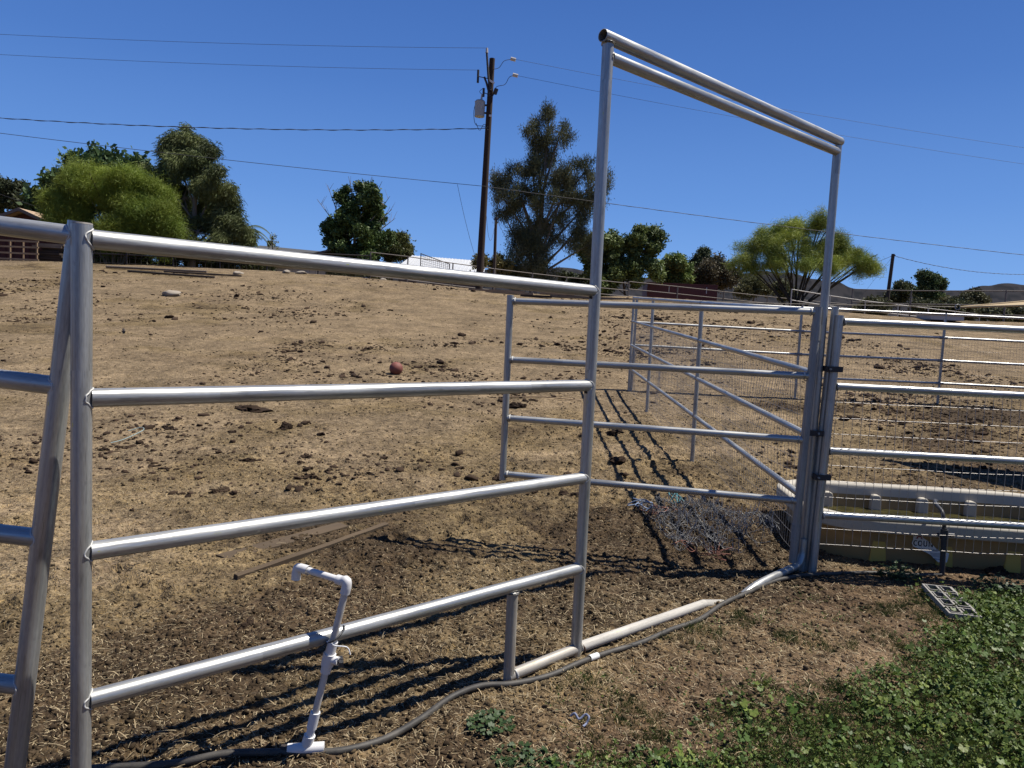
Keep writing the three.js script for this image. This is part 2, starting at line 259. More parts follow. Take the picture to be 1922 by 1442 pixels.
{
  const t = thing('swing_gate', 'open silver pipe gate of four rails swung inward from the hinge posts', 'gate', [1.815, 0, -4.40]);
  const o = [1.815, 0, -4.40], l = p => [p[0] - o[0], p[1], p[2] - o[2]];
  const hp = part('hinge_post', [rod(l([1.795, .06, -4.40]), l([1.833, 1.642, -4.40]), .0252, .0252, 24)], galvOld, t);
  part('sleeve', [rod(l([1.8285, 1.44, -4.40]), l([1.8305, 1.535, -4.40]), .0285, .0285, 24)], galvOld, hp);
  part('sleeve', [rod(l([1.798, .19, -4.40]), l([1.801, .30, -4.40]), .0285, .0285, 24)], galvOld, hp);
  const ep = part('end_post', [rod(l([-.035, .405, -4.832]), l([-.037, 1.652, -4.832]), .0225, .0225, 20)], galv, t);
  [[1.612, 1.612, 1.825], [1.222, 1.222, 1.813], [.828, .828, 1.804], [.446, .446, 1.795]].forEach(([h0, h1, x]) => {
    const a = l([x, h0, -4.402]), b = l([-.02, h1, -4.828]);
    const r = part('rail', [rod(a, b, .021, .021, 20)], galv, t);
    part('weld_bead', [bead(mix(b, a, .008), sub(b, a), .022)], weld, r); part('weld_bead', [bead(mix(a, b, .016), sub(b, a), .022)], weld, r);
  });
}
{
  const t = thing('hinge_bracket', 'dark steel bracket bolted between the gate post and the pen post', 'bracket', [1.89, .87, -4.43]);
  part('plate', [box(.10, .035, .006, 0, 0, .012), box(.10, .035, .006, 0, 0, -.035)], darkIron, t);
  part('bolt', [rod([.01, 0, -.045], [.01, 0, .024], .007, .007, 8)], galvOld, t);
}
// wire mesh between two floor points a and b (x,z), from y0 to y1 above them, sagging a little
function mesh(a, b, y0, y1, lift, dv = .051, dh = .1, r = .0016, bulge = 0, sd = 1) {
  const L = Math.hypot(b[0] - a[0], b[1] - a[1]), n = Math.round(L / dv), gs = [], nx = (b[1] - a[1]) / L, nz = -(b[0] - a[0]) / L;
  const off = (s, h) => bulge * vn(s * 1.4, h * 1.6, 200 + sd) + .006 * vn(s * 9, h * 7, 201 + sd);
  const pt = (s, h) => { const x = a[0] + (b[0] - a[0]) * s / L, z = a[1] + (b[1] - a[1]) * s / L, o = off(s, h); return [x + nx * o, lift(x, z) + h + .004 * vn(s * 6, h * 3, 203), z + nz * o]; };
  for (let i = 0; i <= n; i++) { const s = i / n * L; for (let k = 0; k < 4; k++) gs.push(rod(pt(s, y0 + (y1 - y0) * k / 4), pt(s, y0 + (y1 - y0) * (k + 1) / 4), r, r, 4, true)); }
  const m = Math.round((y1 - y0) / dh), q = Math.round(L / .2); for (let j = 0; j <= m; j++) { const h = y0 + (y1 - y0) * j / m; for (let k = 0; k < q; k++) gs.push(rod(pt(L * k / q, h), pt(L * (k + 1) / q, h), r, r, 4, true)); }
  return join(gs);
}
{ // right panel of the pen
  const t = thing('pen_panel', 'silver pipe pen panel with wire mesh in front of the water trough', 'fence panel', [1.93, 0, -4.42]);
  const lean = .051 / 1.606;
  part('post', [rod([-.003, -.12, 0], [.048, 1.599, 0], .0245, .0245, 24)], galv, t);
  part('post', [rod([-.023, -.12, -.045], [.036, 1.652, -.045], .0225, .0225, 20)], galv, t);
  part('post', [rod([3.2, -.12, .12], [3.25, 1.6, .12], R, R, 16)], galv, t);
  for (const h of [1.562, 1.165, .765, .362]) { const x = h * lean; const r = part('rail', [rod([x + .02, h, 0], [3.22, h - .01, .12], .0225, .0225, 24)], galv, t); part('weld_bead', [bead([x + .026, h, 0], [1, 0, .04], .0235)], weld, r); }
  const cl = (h) => { const x = h * lean; const c = part('clamp', [box(.088, .034, .006, x - .004, h, .026), box(.088, .034, .006, x - .012, h, -.075), box(.006, .034, .10, x - .048, h, -.024), box(.006, .034, .10, x + .036, h, -.024)], darkIron, t); part('bolt', [rod([x - .04, h, -.03], [x - .04, h, .045], .006, .006, 8)], galvOld, c); };
  cl(1.27); cl(.60);
  const w = part('wire_mesh', [mesh([.03, -.028], [3.2, .09], .17, 1.165, () => 0, .053, .1, .0016, .012, 2)], wire, t); w.userData.kind = 'stuff';
}
{ // side of the pen
  const o = [2.0, -8.6], t = thing('pen_panel', 'long receding pipe side of the pen running from the gate to the far corner', 'fence panel', [o[0], 0, o[1]]);
  const X = z => 1.9 + (2.04 - 1.9) * (-z - 4.6) / 7.97, l = (x, y, z) => [x - o[0], y, z - o[1]];
  for (const z of [-7.61, -10.59, -12.55]) { const b = baseY(X(z), z); part('post', [rod(l(X(z), b - .2, z), l(X(z), 1.62 + (2.11 - 1.62) * (-z - 4.6) / 7.97, z), .0225, .0225, 18)], galv, t); }
  [[1.62, 2.085], [1.235, 1.68], [.835, 1.27], [.435, .865]].forEach(([a, b]) => { const r = part('rail', [rod(l(1.90, a, -4.55), l(2.035, b, -12.53), .0215, .0215, 20)], galv, t); for (const z of [-7.61, -10.59]) { const y = a + (b - a) * (-z - 4.55) / 7.98; part('collar', [rod(l(X(z), y, z + .03), l(X(z), y + .001, z - .03), .0245, .0245, 14)], galvOld, r); } });
  const w = part('wire_mesh', [mesh([X(-4.7) + .03 - o[0], -4.7 - o[1]], [X(-12.4) + .03 - o[0], -12.4 - o[1]], .06, 1.25, (x, z) => baseY(x + o[0], z + o[1]) * .92, .053, .1, .0014, .07, 5)], wire, t); w.userData.kind = 'stuff';
}
{ // back of the pen: panels clamped together
  const X = [2.10, 4.95, 7.5, 10.6], Z = x => -12.62 - .05 * Math.sin(x);
  const lab = ['silver back pen panel starting at the far corner post', 'second silver back pen panel along the far side of the pen', 'third silver back pen panel, running out of view at the right'];
  for (let k = 0; k < 3; k++) {
    const x0 = X[k], x1 = X[k + 1], t = thing('pen_panel', lab[k], 'fence panel', [x0, 0, Z(x0)]), y0 = k ? baseY(x0, Z(x0)) - .03 : .47, y1 = baseY(x1, Z(x1)) - .03, dz = Z(x1) - Z(x0);
    part('post', [rod([0, y0 - .1, 0], [.012, y0 + 1.63, 0], .0225, .0225, 16)], galv, t);
    if (k === 2) part('post', [rod([x1 - x0, y1 - .1, dz], [x1 - x0, y1 + 1.62, dz], .0225, .0225, 16)], galv, t);
    for (const h of [1.605, 1.2, .8, .4]) part('rail', [rod([.01, y0 + h, 0], [x1 - x0, y1 + h, dz], .0215, .0215, 16)], galv, t);
    if (k) for (const h of [1.2, .8, .4]) part('collar', [rod([-.06, y0 + h - .002, 0], [.07, y0 + h, 0], .027, .027, 12)], galvOld, t);
    const w = part('wire_mesh', [mesh([0, .03], [x1 - x0, dz + .03], .05, 1.2, () => (y0 + y1) / 2, .053, .1, .0015, .03, 8 + k)], wire, t); w.userData.kind = 'stuff';
  }
}
{ // shade sail, rope and its masts (off to the right)
  const c1 = [5.14, 1.925, -8.40], c2 = [9.6, 2.55, -7.4], c3 = [7.7, 2.05, -5.1];
  const n = 14, P = [], I = []; const at = (i, j) => { const u = i / n, v = j / n, p = c1.map((q, k) => q + (c2[k] - q) * u + (c3[k] - q) * v); p[1] -= .25 * u * v * 2 + .02 * Math.sin(u * 9 + v * 6) * u; return p; };
  const tri = []; for (let i = 0; i < n; i++) for (let j = 0; j < n - i; j++) { tri.push(at(i, j), at(i + 1, j), at(i, j + 1)); if (i + j < n - 1) tri.push(at(i + 1, j), at(i + 1, j + 1), at(i, j + 1)); }
  const g = new THREE.BufferGeometry(); g.setAttribute('position', new THREE.Float32BufferAttribute(tri.flat(), 3)); g.computeVertexNormals();
  const g2 = g.clone(); g2.translate(0, -.006, 0);
  const t = thing('shade_sail', 'tan fabric shade sail tip stretched over the pen at the right edge', 'shade sail');
  part('fabric', [g, g2], mat([.36, .27, .15], .9), t);
  part('hem', [rod(c1, c2, .012, .012, 8), rod(c1, c3, .012, .012, 8), rod(c2, c3, .012, .012, 8)], mat([.42, .32, .18], .9), t);
  part('ring', [new THREE.TorusGeometry(.03, .006, 6, 14).translate(c1[0] - .03, c1[1], c1[2])], galvOld, t);
  solo('tie_rope', [hose([[5.11, 1.925, -8.40], [3.6, 1.97, -10.2], [2.06, 2.08, -12.55]], .006, 5, 20)], mat([.30, .26, .19], .9), 'thin rope tying the tan shade sail to the far pen corner', 'rope');
  for (const [c, lb] of [[c2, 'steel mast holding the back corner of the shade sail'], [c3, 'steel mast holding the front corner of the shade sail']]) { const m = thing('sail_mast', lb, 'post', [c[0] + .1, groundY(c[0], c[2]) - .1, c[2]]); part('pole', [rod([0, 0, 0], [0, c[1] + .25, 0], .04, .04, 12)], galv, m); part('hook', [rod([0, c[1] + .1, 0], [-.1, c[1] + .1, 0], .01, .01, 8)], galvOld, m); }
}
// ---------- trough ----------
{
  const e1 = V(.993, 0, .118).normalize(), e2 = V(-e1.z, 0, e1.x); // along, towards camera
  const O = V(2.08, 0, -5.32), Lx = 2.25, Wd = .67;
  const outline = off => { // rounded rectangle, off = inset
    const pts = [], hx = Lx / 2 - off, hw = Wd - off, rc = Math.max(.08, .44 - off); for (let q = 0; q < 4; q++) for (let k = 0; k <= 10; k++) { const a = q * Math.PI / 2 + k / 10 * Math.PI / 2; const cx = (q === 0 || q === 3 ? 1 : -1) * (hx - rc), cz = (q < 2 ? 1 : -1) * (hw - rc); pts.push([cx + rc * Math.cos(a), cz + rc * Math.sin(a)]); } return pts; };
  const loft = rings => { const P = [], I = [], n = 44; rings.forEach(([off, y]) => outline(off).forEach(([a, b]) => { const v = e1.clone().multiplyScalar(a).addScaledVector(e2, b); P.push(v.x, y, v.z); })); for (let r = 0; r < rings.length - 1; r++) for (let k = 0; k < n; k++) { const a = r * n + k, b = r * n + (k + 1) % n; I.push(a, b, a + n, b, b + n, a + n); } const g = new THREE.BufferGeometry(); g.setAttribute('position', new THREE.Float32BufferAttribute(P, 3)); g.setIndex(I); g.computeVertexNormals(); return g; };
  const c = O.clone().addScaledVector(e1, Lx / 2), t = thing('water_trough', 'long beige plastic water trough behind the mesh pen panel', 'trough', [c.x, 0, c.z]);
  const tankTex = dataTex(256, 128, (i, j) => { const s = fbm(i / 256 * 7, j / 128 * 5, 303, 4), v = clamp(185 + 30 * vn(i / 256 * 9, j / 128 * 9, 301, 9) + 30 * vn(i / 256 * 40, j / 128 * 30, 302, 40) - 110 * Math.max(0, s), 40, 255); return [v, v * .95, v * .82]; });
  const tank = new THREE.MeshPhysicalMaterial({ color: lin(.58, .42, .19), roughness: .75, side: THREE.DoubleSide, transmission: .35, thickness: 0, map: tankTex });
  const rimM = mat([.38, .345, .28], .8);
  part('wall', [loft([[.13, -.16], [.10, .0], [.075, .215]]), loft([[.105, .215], [.135, .0], [.16, -.05]])], tank, t);
  part('rim', [loft([[.078, .212], [.006, .212], [0, .222], [0, .282], [.008, .298], [.03, .304], [.07, .304], [.088, .298], [.10, .28], [.104, .214]])], rimM, t);
  const sh = new THREE.Shape(outline(.125).map(p => new THREE.Vector2(...p))), wg = new THREE.ShapeGeometry(sh); { const p = wg.attributes.position; for (let i = 0; i < p.count; i++) { const a = p.getX(i), b = p.getY(i), v = e1.clone().multiplyScalar(a).addScaledVector(e2, b); p.setXYZ(i, v.x, .115, v.z); } wg.computeVertexNormals(); }
  const algae = dataTex(256, 256, (i, j) => { const n = fbm(i / 256 * 14, j / 256 * 14, 311, 4), m = fbm(i / 256 * 60, j / 256 * 60, 313, 3); const a = clamp(.5 + n + m * .6); return [46 + 50 * a, 45 + 44 * a, 28 + 24 * a]; }, true); { const u = wg.attributes.uv; for (let i = 0; i < u.count; i++) u.setXY(i, u.getX(i) * .8, u.getY(i) * .8); }
  part('water', wg, new THREE.MeshStandardMaterial({ map: algae, roughness: .25, color: lin(.5, .5, .45), bumpMap: algae, bumpScale: .004, side: THREE.DoubleSide }), t);
  const place = (g, a, b, y) => { const m = new THREE.Matrix4().makeBasis(e1, yUp, e2); g.applyMatrix4(m); const v = e1.clone().multiplyScalar(a).addScaledVector(e2, b); g.translate(v.x, y, v.z); return g; };
  const lugGeo = () => { const s = new THREE.Shape(); s.moveTo(-.032, 0); s.lineTo(.032, 0); s.lineTo(.028, .10); s.quadraticCurveTo(.026, .118, .01, .12); s.lineTo(-.012, .12); s.quadraticCurveTo(-.026, .118, -.028, .10); return new THREE.ExtrudeGeometry(s, { depth: .05, bevelSize: .006, bevelThickness: .006, bevelSegments: 2, steps: 1 }); };
  for (const a of [-.66, -.29, .07, .43]) part('lug', place(lugGeo(), a, -Wd + .115, .105), rimM, t);
  for (const a of [-.66, -.245, .17, .58]) part('rib', place((() => { const s = new THREE.Shape(); s.moveTo(-.045, 0); s.lineTo(.045, 0); s.lineTo(.03, .2); s.lineTo(-.03, .2); return new THREE.ExtrudeGeometry(s, { depth: .02, bevelSize: .008, bevelThickness: .008, bevelSegments: 2 }); })(), a, Wd - .112, .0), mat([.45, .30, .06], .7), t);
  // torn sticker
  const cv = document.createElement('canvas'); cv.width = 512; cv.height = 320; const x = cv.getContext('2d'); x.fillStyle = '#c9c6bd'; x.fillRect(0, 0, 512, 320);
  x.fillStyle = '#7d1c22'; x.beginPath(); x.moveTo(60, 60); x.lineTo(110, 8); x.lineTo(165, 60); x.fill(); x.fillStyle = '#c9c6bd'; x.fillRect(95, 38, 34, 22);
  x.fillStyle = '#17181c'; x.font = 'bold 96px sans-serif'; x.fillText('COUN', 26, 150); x.font = 'bold 40px sans-serif'; x.fillText('Poly Stock Tank', 60, 200); x.fillStyle = '#55585e'; for (let k = 0; k < 4; k++) x.fillRect(262, 220 + k * 14, 190 - k * 12, 6); x.font = 'bold 34px sans-serif'; x.fillStyle = '#2b4a66'; x.fillText('Reserve', 320, 304);
  const tx = new THREE.CanvasTexture(cv); tx.colorSpace = THREE.SRGBColorSpace;
  const s = new THREE.Shape([[.0, .62], [.06, .98], [.22, .94], [.36, .82], [.52, .70], [.62, .56], [.72, .45], [.86, .44], [1, .40], [.96, .04], [.74, .0], [.64, .10], [.50, .26], [.38, .34], [.2, .42], [.05, .5]].map(p => new THREE.Vector2(...p)));
  const sg = new THREE.ExtrudeGeometry(s, { depth: .004, bevelEnabled: false }); sg.scale(.235, .165, .4); sg.rotateZ(-.05); { const m = new THREE.Matrix4().makeRotationX(-.11); sg.applyMatrix4(m); }
  { const p = sg.attributes.position, u = sg.attributes.uv; for (let i = 0; i < u.count; i++) u.setXY(i, p.getX(i) / .235, p.getY(i) / .165 + .1 * p.getX(i)); }
  part('sticker', place(sg, -.47, Wd - .060, .045), new THREE.MeshStandardMaterial({ map: tx, roughness: .8, side: THREE.DoubleSide }), t).userData.label = 'torn white sticker with dark lettering';
}
{ // black riser feeding the trough
  const t = thing('filler_pipe', 'black riser pipe with a hooked spout over the trough edge', 'pipe', [2.755, 0, -4.44]);
  part('riser', [rod([0, -.1, 0], [-.012, .31, 0], .016, .016, 12)], blackPoly, t);
  part('valve', [rod([-.05, .265, 0], [.05, .265, 0], .013, .013, 10), rod([-.012, .24, 0], [-.012, .3, 0], .024, .024, 12)], blackPoly, t);
  part('spout', [hose([[-.012, .30, 0], [-.022, .40, -.02], [-.01, .425, -.10], [.06, .425, -.25], [.14, .40, -.36]], .012, 10, 30)], blackPoly, t);
}
// ---------- hose, standpipe ----------
const gpt = (x, z, up) => [x, groundY(x, z) + up, z];
const flatY = (x, z) => (groundY(x - .04, z) + groundY(x + .04, z) + groundY(x, z + .05) + groundY(x, z - .05) + groundY(x, z)) / 5;
{
  const px = [[-1.25, -2.12], [-.998, -2.164], [-.865, -2.207], [-.706, -2.243], [-.622, -2.261], [-.507, -2.279], [-.383, -2.366], [-.274, -2.511], [-.173, -2.681], [-.073, -2.744], [.052, -2.776], [.205, -2.857], [.334, -2.958], [.475, -3.093], [.635, -3.201], [.817, -3.367], [.985, -3.515], [1.165, -3.735], [1.385, -3.965], [1.60, -4.17], [1.80, -4.285], [2.031, -4.37], [2.3, -4.42], [2.55, -4.40], [2.74, -4.43]];
  const t = thing('water_hose', 'long black poly hose snaking along the foot of the fence', 'hose');
  const dust = dataTex(256, 64, (i, j) => { const v = clamp(120 + 120 * fbm(i / 256 * 24, j / 64 * 3, 431, 4) + 40 * vn(i, j, 435), 40, 255); return [v, v * .93, v * .82]; });
  part('tube', [hose(px.map(([x, z], i) => [x, flatY(x, z) + .010 + .004 * vn(i * 2.1, 4, 5), z]), .0125, 10, 260)], mat([.085, .08, .072], .65, 0, { map: dust }), t);
  part('tape_wrap', [hose([gpt(.385, -3.005, .014), gpt(.41, -3.03, .0145), gpt(.425, -3.045, .0145)].map(p => [p[0], flatY(p[0], p[2]) + .015, p[2]]), .0138, 10, 10)], mat([.6, .6, .58], .7), t).userData.label = 'white tape wrapped round the hose';
}
{
  const pvcTex = dataTex(64, 256, (i, j) => { const v = clamp(225 + 22 * vn(i / 64 * 6, j / 256 * 30, 441, 6) - 120 * Math.max(0, fbm(i / 64 * 4, j / 256 * 14, 442, 4) - .1), 60, 255); return [v, v * .96, v * .9]; }), pvcDirty = mat([.58, .56, .53], .5, 0, { map: pvcTex });
  const t = thing('standpipe', 'white plastic standpipe with a bent spout tied to the lowest rail', 'standpipe', [-.623, 0, -2.27]);
  const g0 = groundY(-.623, -2.27), b = [0, g0, 0], d = [.0875, .406, .015], at = k => [d[0] * k, d[1] * k, d[2] * k];
  part('tee', [rod([-.055, .018 + g0, .012], [.06, .02 + g0, -.006], .0185, .0185, 16), rod([0, .015 + g0, 0], at(.16), .0185, .0185, 16)], pvc, t);
  const clampr = part('hose_clamp', [rod([-.075, .018 + g0, .014], [-.052, .018 + g0, .012], .0165, .0165, 14)], burnt, t);
  part('pipe', [rod(at(.1), at(1.42), .0112, .0112, 18)], pvcDirty, t);
  part('adapter', [rod(at(.22), at(.36), .0165, .0165, 8), rod(at(.15), at(.22), .0135, .0135, 12)], mat([.6, .6, .6], .5), t);
  const v = part('valve', [rod(at(.70), at(.76), .0165, .0165, 16), rod(at(.76), at(.86), .0205, .0205, 16), rod(at(.86), at(.96), .0165, .0165, 16)], pvc, t);
  const vp = at(.81); part('stem', [rod(vp, [vp[0] + .035, vp[1], vp[2] + .012], .014, .014, 14)], pvc, v);
  part('handle', [box(.014, .016, .052, vp[0] + .043, vp[1], vp[2] + .014, .3, .0)], blackPoly, v);
  const e = at(1.45), f = [e[0] - .187, e[1] + .002, e[2] - .112];
  const el = part('elbow', [hose([at(1.36), at(1.42), [e[0] - .004, e[1] + .004, e[2] - .002], mix(e, f, .1), mix(e, f, .2)], .0158, 14, 24)], pvc, t);
  part('spout_pipe', [rod(mix(e, f, .1), mix(e, f, .9), .0112, .0112, 16)], pvc, t);
  const g = mix(e, f, 1); part('spout_elbow', [hose([mix(e, f, .8), mix(e, f, .92), [g[0] - .006, g[1] - .003, g[2] - .003], [g[0] - .011, g[1] - .022, g[2] - .004], [g[0] - .012, g[1] - .042, g[2] - .004]], .0155, 14, 24)], pvc, t);
  const z = at(.985); part('cable_tie', [hose([[z[0] + .02, z[1] + .012, z[2] + .0], [z[0] + .004, z[1] - .001, z[2] + .016], [z[0] - .018, z[1] - .012, z[2] + .006], [z[0] - .03, z[1] - .016, z[2] - .03], [z[0], z[1] + .01, z[2] - .075], [z[0] + .025, z[1] + .02, z[2] - .04]], .0028, 6, 40, true), hose([[z[0] - .018, z[1] - .012, z[2] + .006], [z[0] - .045, z[1] - .03, z[2] + .02], [z[0] - .07, z[1] - .045, z[2] + .018]], .0026, 6, 12)], blackPoly, t);
  const w = at(.955); part('wire_tie', [hose([[w[0] - .018, w[1] + .004, w[2] + .008], [w[0] + .01, w[1] - .003, w[2] + .019], [w[0] + .05, w[1] - .012, w[2] + .01], [w[0] + .06, w[1] - .035, w[2] + .01]], .002, 5, 20)], mat([.65, .65, .65], .5), t);
}
// ---------- small things near the gate ----------
{ // plastic grid tray on the weeds
  const c = [[2.438, -4.102], [2.582, -4.068], [2.5, -3.679], [2.359, -3.705]], y = .045, W = .148, L = .41;
  const t = thing('plastic_grid', 'pale plastic crate grid with eight openings lying on the weeds', 'crate', [2.47, .02, -3.89]);
  t.rotation.y = Math.atan2(c[0][0] - c[3][0], c[0][1] - c[3][1]) + Math.PI; t.rotation.x = .05;
  const m = mat([.23, .215, .19], .85), th = .010, h = .028;
  for (const s of [-1, 1]) part('side_bar', [box(th, h, L, s * W / 2, h / 2, 0)], m, t);
  for (const s of [-1, 1]) part('end_bar', [box(W - th, h, th, 0, h / 2, s * (L - th) / 2)], m, t);
  part('middle_bar', [box(.008, h * .8, L - 2 * th, 0, h * .5, 0)], m, t);
  for (let k = 1; k < 4; k++) for (const s of [-1, 1]) part('cross_bar', [box((W - th) / 2 - .008, h * .75, .014, s * W / 4, h * .5, -L / 2 + k * L / 4)], m, t);
  for (let k = 0; k < 4; k++) for (const s of [-1, 1]) { const zc = -L / 2 + (k + .5) * L / 4; part('cell_frame', [box(.05, .004, .005, s * W / 4, h + .0015, zc - .036), box(.05, .004, .005, s * W / 4, h + .0015, zc + .036), box(.005, .004, .066, s * W / 4 - .026, h + .0015, zc), box(.005, .004, .066, s * W / 4 + .026, h + .0015, zc)], m, t); }
}
function board(a, b, w, th, m, label, tilt = 0) { // plank lying on the ground between two spots
  const A = V(a[0], baseY(...a), a[1]), B = V(b[0], baseY(...b), b[1]), L = A.distanceTo(B), g = new THREE.BoxGeometry(L, th, w, 24, 1, 3), p = g.attributes.position; for (let i = 0; i < p.count; i++) p.setXYZ(i, p.getX(i) + .01 * vn(p.getZ(i) * 30, 3, 5), p.getY(i) + .006 * vn(p.getX(i) * 3, p.getZ(i) * 9, 6), p.getZ(i) + .008 * vn(p.getX(i) * 5, 1, 7)); g.computeVertexNormals();
  g.rotateX(tilt); const o = solo('board', g, m, label, 'board'); o.position.copy(A).lerp(B, .5); o.position.y += -th * .12; o.rotation.y = -Math.atan2(B.z - A.z, B.x - A.x); o.rotation.z = Math.atan2(B.y - A.y, Math.hypot(B.x - A.x, B.z - A.z)); return o;
}
board([-1.453, -3.828], [-.837, -4.98], .034, .07, woodDust, 'half buried weathered timber behind the standpipe, the nearer of two', .2);
board([-1.66, -4.16], [-1.14, -4.95], .11, .03, woodDust, 'dusty flat board sunk in the soil beyond the half buried timber', .06);
function twine(name, pts, r, c, label) { solo(name, [hose(pts, r, 5, pts.length * 8)], mat(c, .7), label, 'twine'); }
{ const k = (x, z, u) => gpt(x, z, u);
  twine('twine', [k(-4.13, -7.74, .02), k(-4.03, -7.80, .05), k(-3.94, -7.70, .06), k(-3.92, -7.5, .04), k(-3.97, -7.3, .02), k(-4.02, -7.2, .015)], .0045, [.22, .29, .28], 'pale green baling twine loop lying in the paddock soil');
  twine('twine', [k(.27, -2.56, .012), k(.285, -2.555, .03), k(.30, -2.545, .016), k(.325, -2.55, .03), k(.335, -2.535, .03), k(.325, -2.525, .012), k(.31, -2.5, .01)], .0045, [.16, .18, .26], 'small blue grey twine scrap on the bare soil by the weeds');
  for (let q = 0; q < 3; q++) { const cs = [[1.10, -5.45], [1.22, -4.68], [1.40, -4.66]][q], pts = []; for (let i = 0; i < 11; i++) { const a = i * 1.3 + q; pts.push(k(cs[0] + .13 * gauss() * (i % 2 ? 1 : .4) + (q === 1 ? (i - 5) * .02 : 0), cs[1] + .08 * gauss(), rr(.02, .10))); }
    twine('twine', pts, .003, [.17, .062, .036], ['orange baling twine tangled at the far end of the wire netting', 'orange baling twine knotted at the near edge of the wire netting', 'orange baling twine strand under the wire netting by the gate post'][q]); }
  { const pts = []; for (let i = 0; i < 14; i++) pts.push(k(1.02 + .06 * gauss(), -5.6 + .09 * gauss(), rr(.02, .09))); twine('twine', pts, .005, [.20, .26, .36], 'blue baling twine tuft beside the orange twine at the netting'); }
  { const pts = []; for (let i = 0; i < 10; i++) pts.push(k(1.36 + .05 * gauss(), -5.75 + .06 * gauss(), rr(.03, .12))); twine('twine', pts, .005, [.06, .22, .24], 'teal baling twine caught in the top of the wire netting'); }
}
{ // crumpled chain-link netting on the ground by the hinge
  const S = 1.55, T = 1.1, gs = [], c00 = [1.08, -4.58], c10 = [1.80, -4.52], c01 = [1.04, -5.75], c11 = [1.72, -5.85];
  const P = (s, t) => { const u = t / T, v = s / S; const w = .12 * Math.sin(s * 9 + t * 4) + .05 * vn(s * 5, t * 5, 401); const uu = clamp(u + w * .35, -.1, 1.15);
    const x = (c00[0] * (1 - uu) + c10[0] * uu) * (1 - v) + (c01[0] * (1 - uu) + c11[0] * uu) * v, z = (c00[1] * (1 - uu) + c10[1] * uu) * (1 - v) + (c01[1] * (1 - uu) + c11[1] * uu) * v;
    const pile = Math.exp(-Math.pow((v - .12) / .32, 2)) * sm(.45, 1.0, u); const fold = Math.abs(Math.sin(t * 11 + s * 3.2 + 1.5 * vn(s * 3, t * 3, 402)));
    return [x + .03 * vn(s * 12, t * 12, 403), baseY(x, z) + .03 + .06 * fold + .20 * pile * (.5 + .5 * fold) + .04 * vn(s * 14, t * 14, 404) + .02, z + .03 * vn(s * 12, t * 12, 405)]; };
  const d = .045; for (const sg of [-1, 1]) for (let k = -40; k < 70; k++) { const pts = []; for (let q = 0; q <= 160; q++) { const t = q * .0175, s = k * d * 1.45 + sg * t; if (t > T || s < 0 || s > S) { if (pts.length > 3) gs.push(limb(pts, .0018, .0018, 3)); pts.length = 0; continue; } const j = Math.floor(t / d) % 2 ? .004 : -.004; const p = P(s, t); pts.push([p[0], p[1] + j, p[2]]); } if (pts.length > 3) gs.push(limb(pts, .0018, .0018, 3)); }
  const t = thing('wire_netting', 'crumpled grey chain link netting heaped on the ground by the gate post', 'netting'); const w = part('wires', gs, mat([.14, .14, .14], .55, .5), t); w.userData.kind = 'stuff';
  const sp = []; for (let k = 0; k < 300; k++) { const p = P(rnd() * S, Math.pow(rnd(), .7) * T); const a = [p[0] + rr(-.02, .02), p[1] + rr(.03, .075), p[2] + rr(-.02, .02)]; sp.push(rod(p, a, .0017, .0017, 3, true)); } part('wire_ends', sp, mat([.34, .34, .34], .5, .5), t).userData.kind = 'stuff';
}
{ // ball
  const g = new THREE.SphereGeometry(.122, 32, 24), t = thing('ball', 'faded red rubber ball lying in the middle of the paddock', 'ball', [-2.12, baseY(-2.12, -13.1) + .10, -13.1]);
  const bt = dataTex(128, 64, (i, j) => { const v = 190 + 40 * fbm(i / 128 * 8, j / 64 * 5, 421, 4) + 20 * vn(i / 2, j / 2, 424); return [v, v, v]; });
  part('shell', g, mat([.22, .065, .045], .7, 0, { map: bt }), t); part('valve', [rod([.03, .1155, .02], [.032, .121, .0205], .006, .006, 8)], burnt, t);
}
// ---------- scattered soil matter ----------
function scatter(name, label, category, geo, m, n, fn, parent) {
  const o = new THREE.InstancedMesh(geo, m, n), d = new THREE.Object3D(), c = new THREE.Color(); let k = 0, tries = 0;
  while (k < n && tries++ < n * 30) { const q = fn(k); if (!q) continue; d.position.set(...q.p); d.rotation.set(...(q.r ?? [rnd() * 6.28, rnd() * 6.28, rnd() * 6.28])); const s = q.s; if (Array.isArray(s)) d.scale.set(...s); else d.scale.setScalar(s); d.updateMatrix(); o.setMatrixAt(k, d.matrix); o.setColorAt(k, c.setRGB(...q.c)); k++; }
  o.count = k; o.name = parent ? name : numbered(name); o.castShadow = o.receiveShadow = true; (parent ?? scene).add(o); if (parent) o.userData.kind = 'stuff'; else tag(o, label, category, null, 'stuff'); return o;
}
function lump(detail, sd, amp = .35) { let g = new THREE.IcosahedronGeometry(1, detail); g.deleteAttribute('uv'); g = mergeVertices(g, 1e-4); const p = g.attributes.position; for (let i = 0; i < p.count; i++) { const x = p.getX(i), y = p.getY(i), z = p.getZ(i), n = 1 + amp * (vn(x * 1.7 + sd, y * 1.7 + z * 1.3, 500 + sd) + .5 * vn(x * 4 + y * 3, z * 4 + sd, 510 + sd)); p.setXYZ(i, x * n, y * n, z * n); } g.computeVertexNormals(); return g; }
const fan = (rmin, rmax, half = .74) => { const a = rr(-half, half), r = Math.sqrt(rr(rmin * rmin, rmax * rmax)); return [r * Math.sin(a), -r * Math.cos(a)]; };
const logFan = (rmin, rmax, half = .74) => { const a = rr(-half, half), r = rmin * Math.pow(rmax / rmin, rnd()); return [r * Math.sin(a), -r * Math.cos(a)]; };
const lumpMat = new THREE.MeshPhysicalMaterial({ color: lin(1, 1, 1), roughness: 1, specularIntensity: .25 });
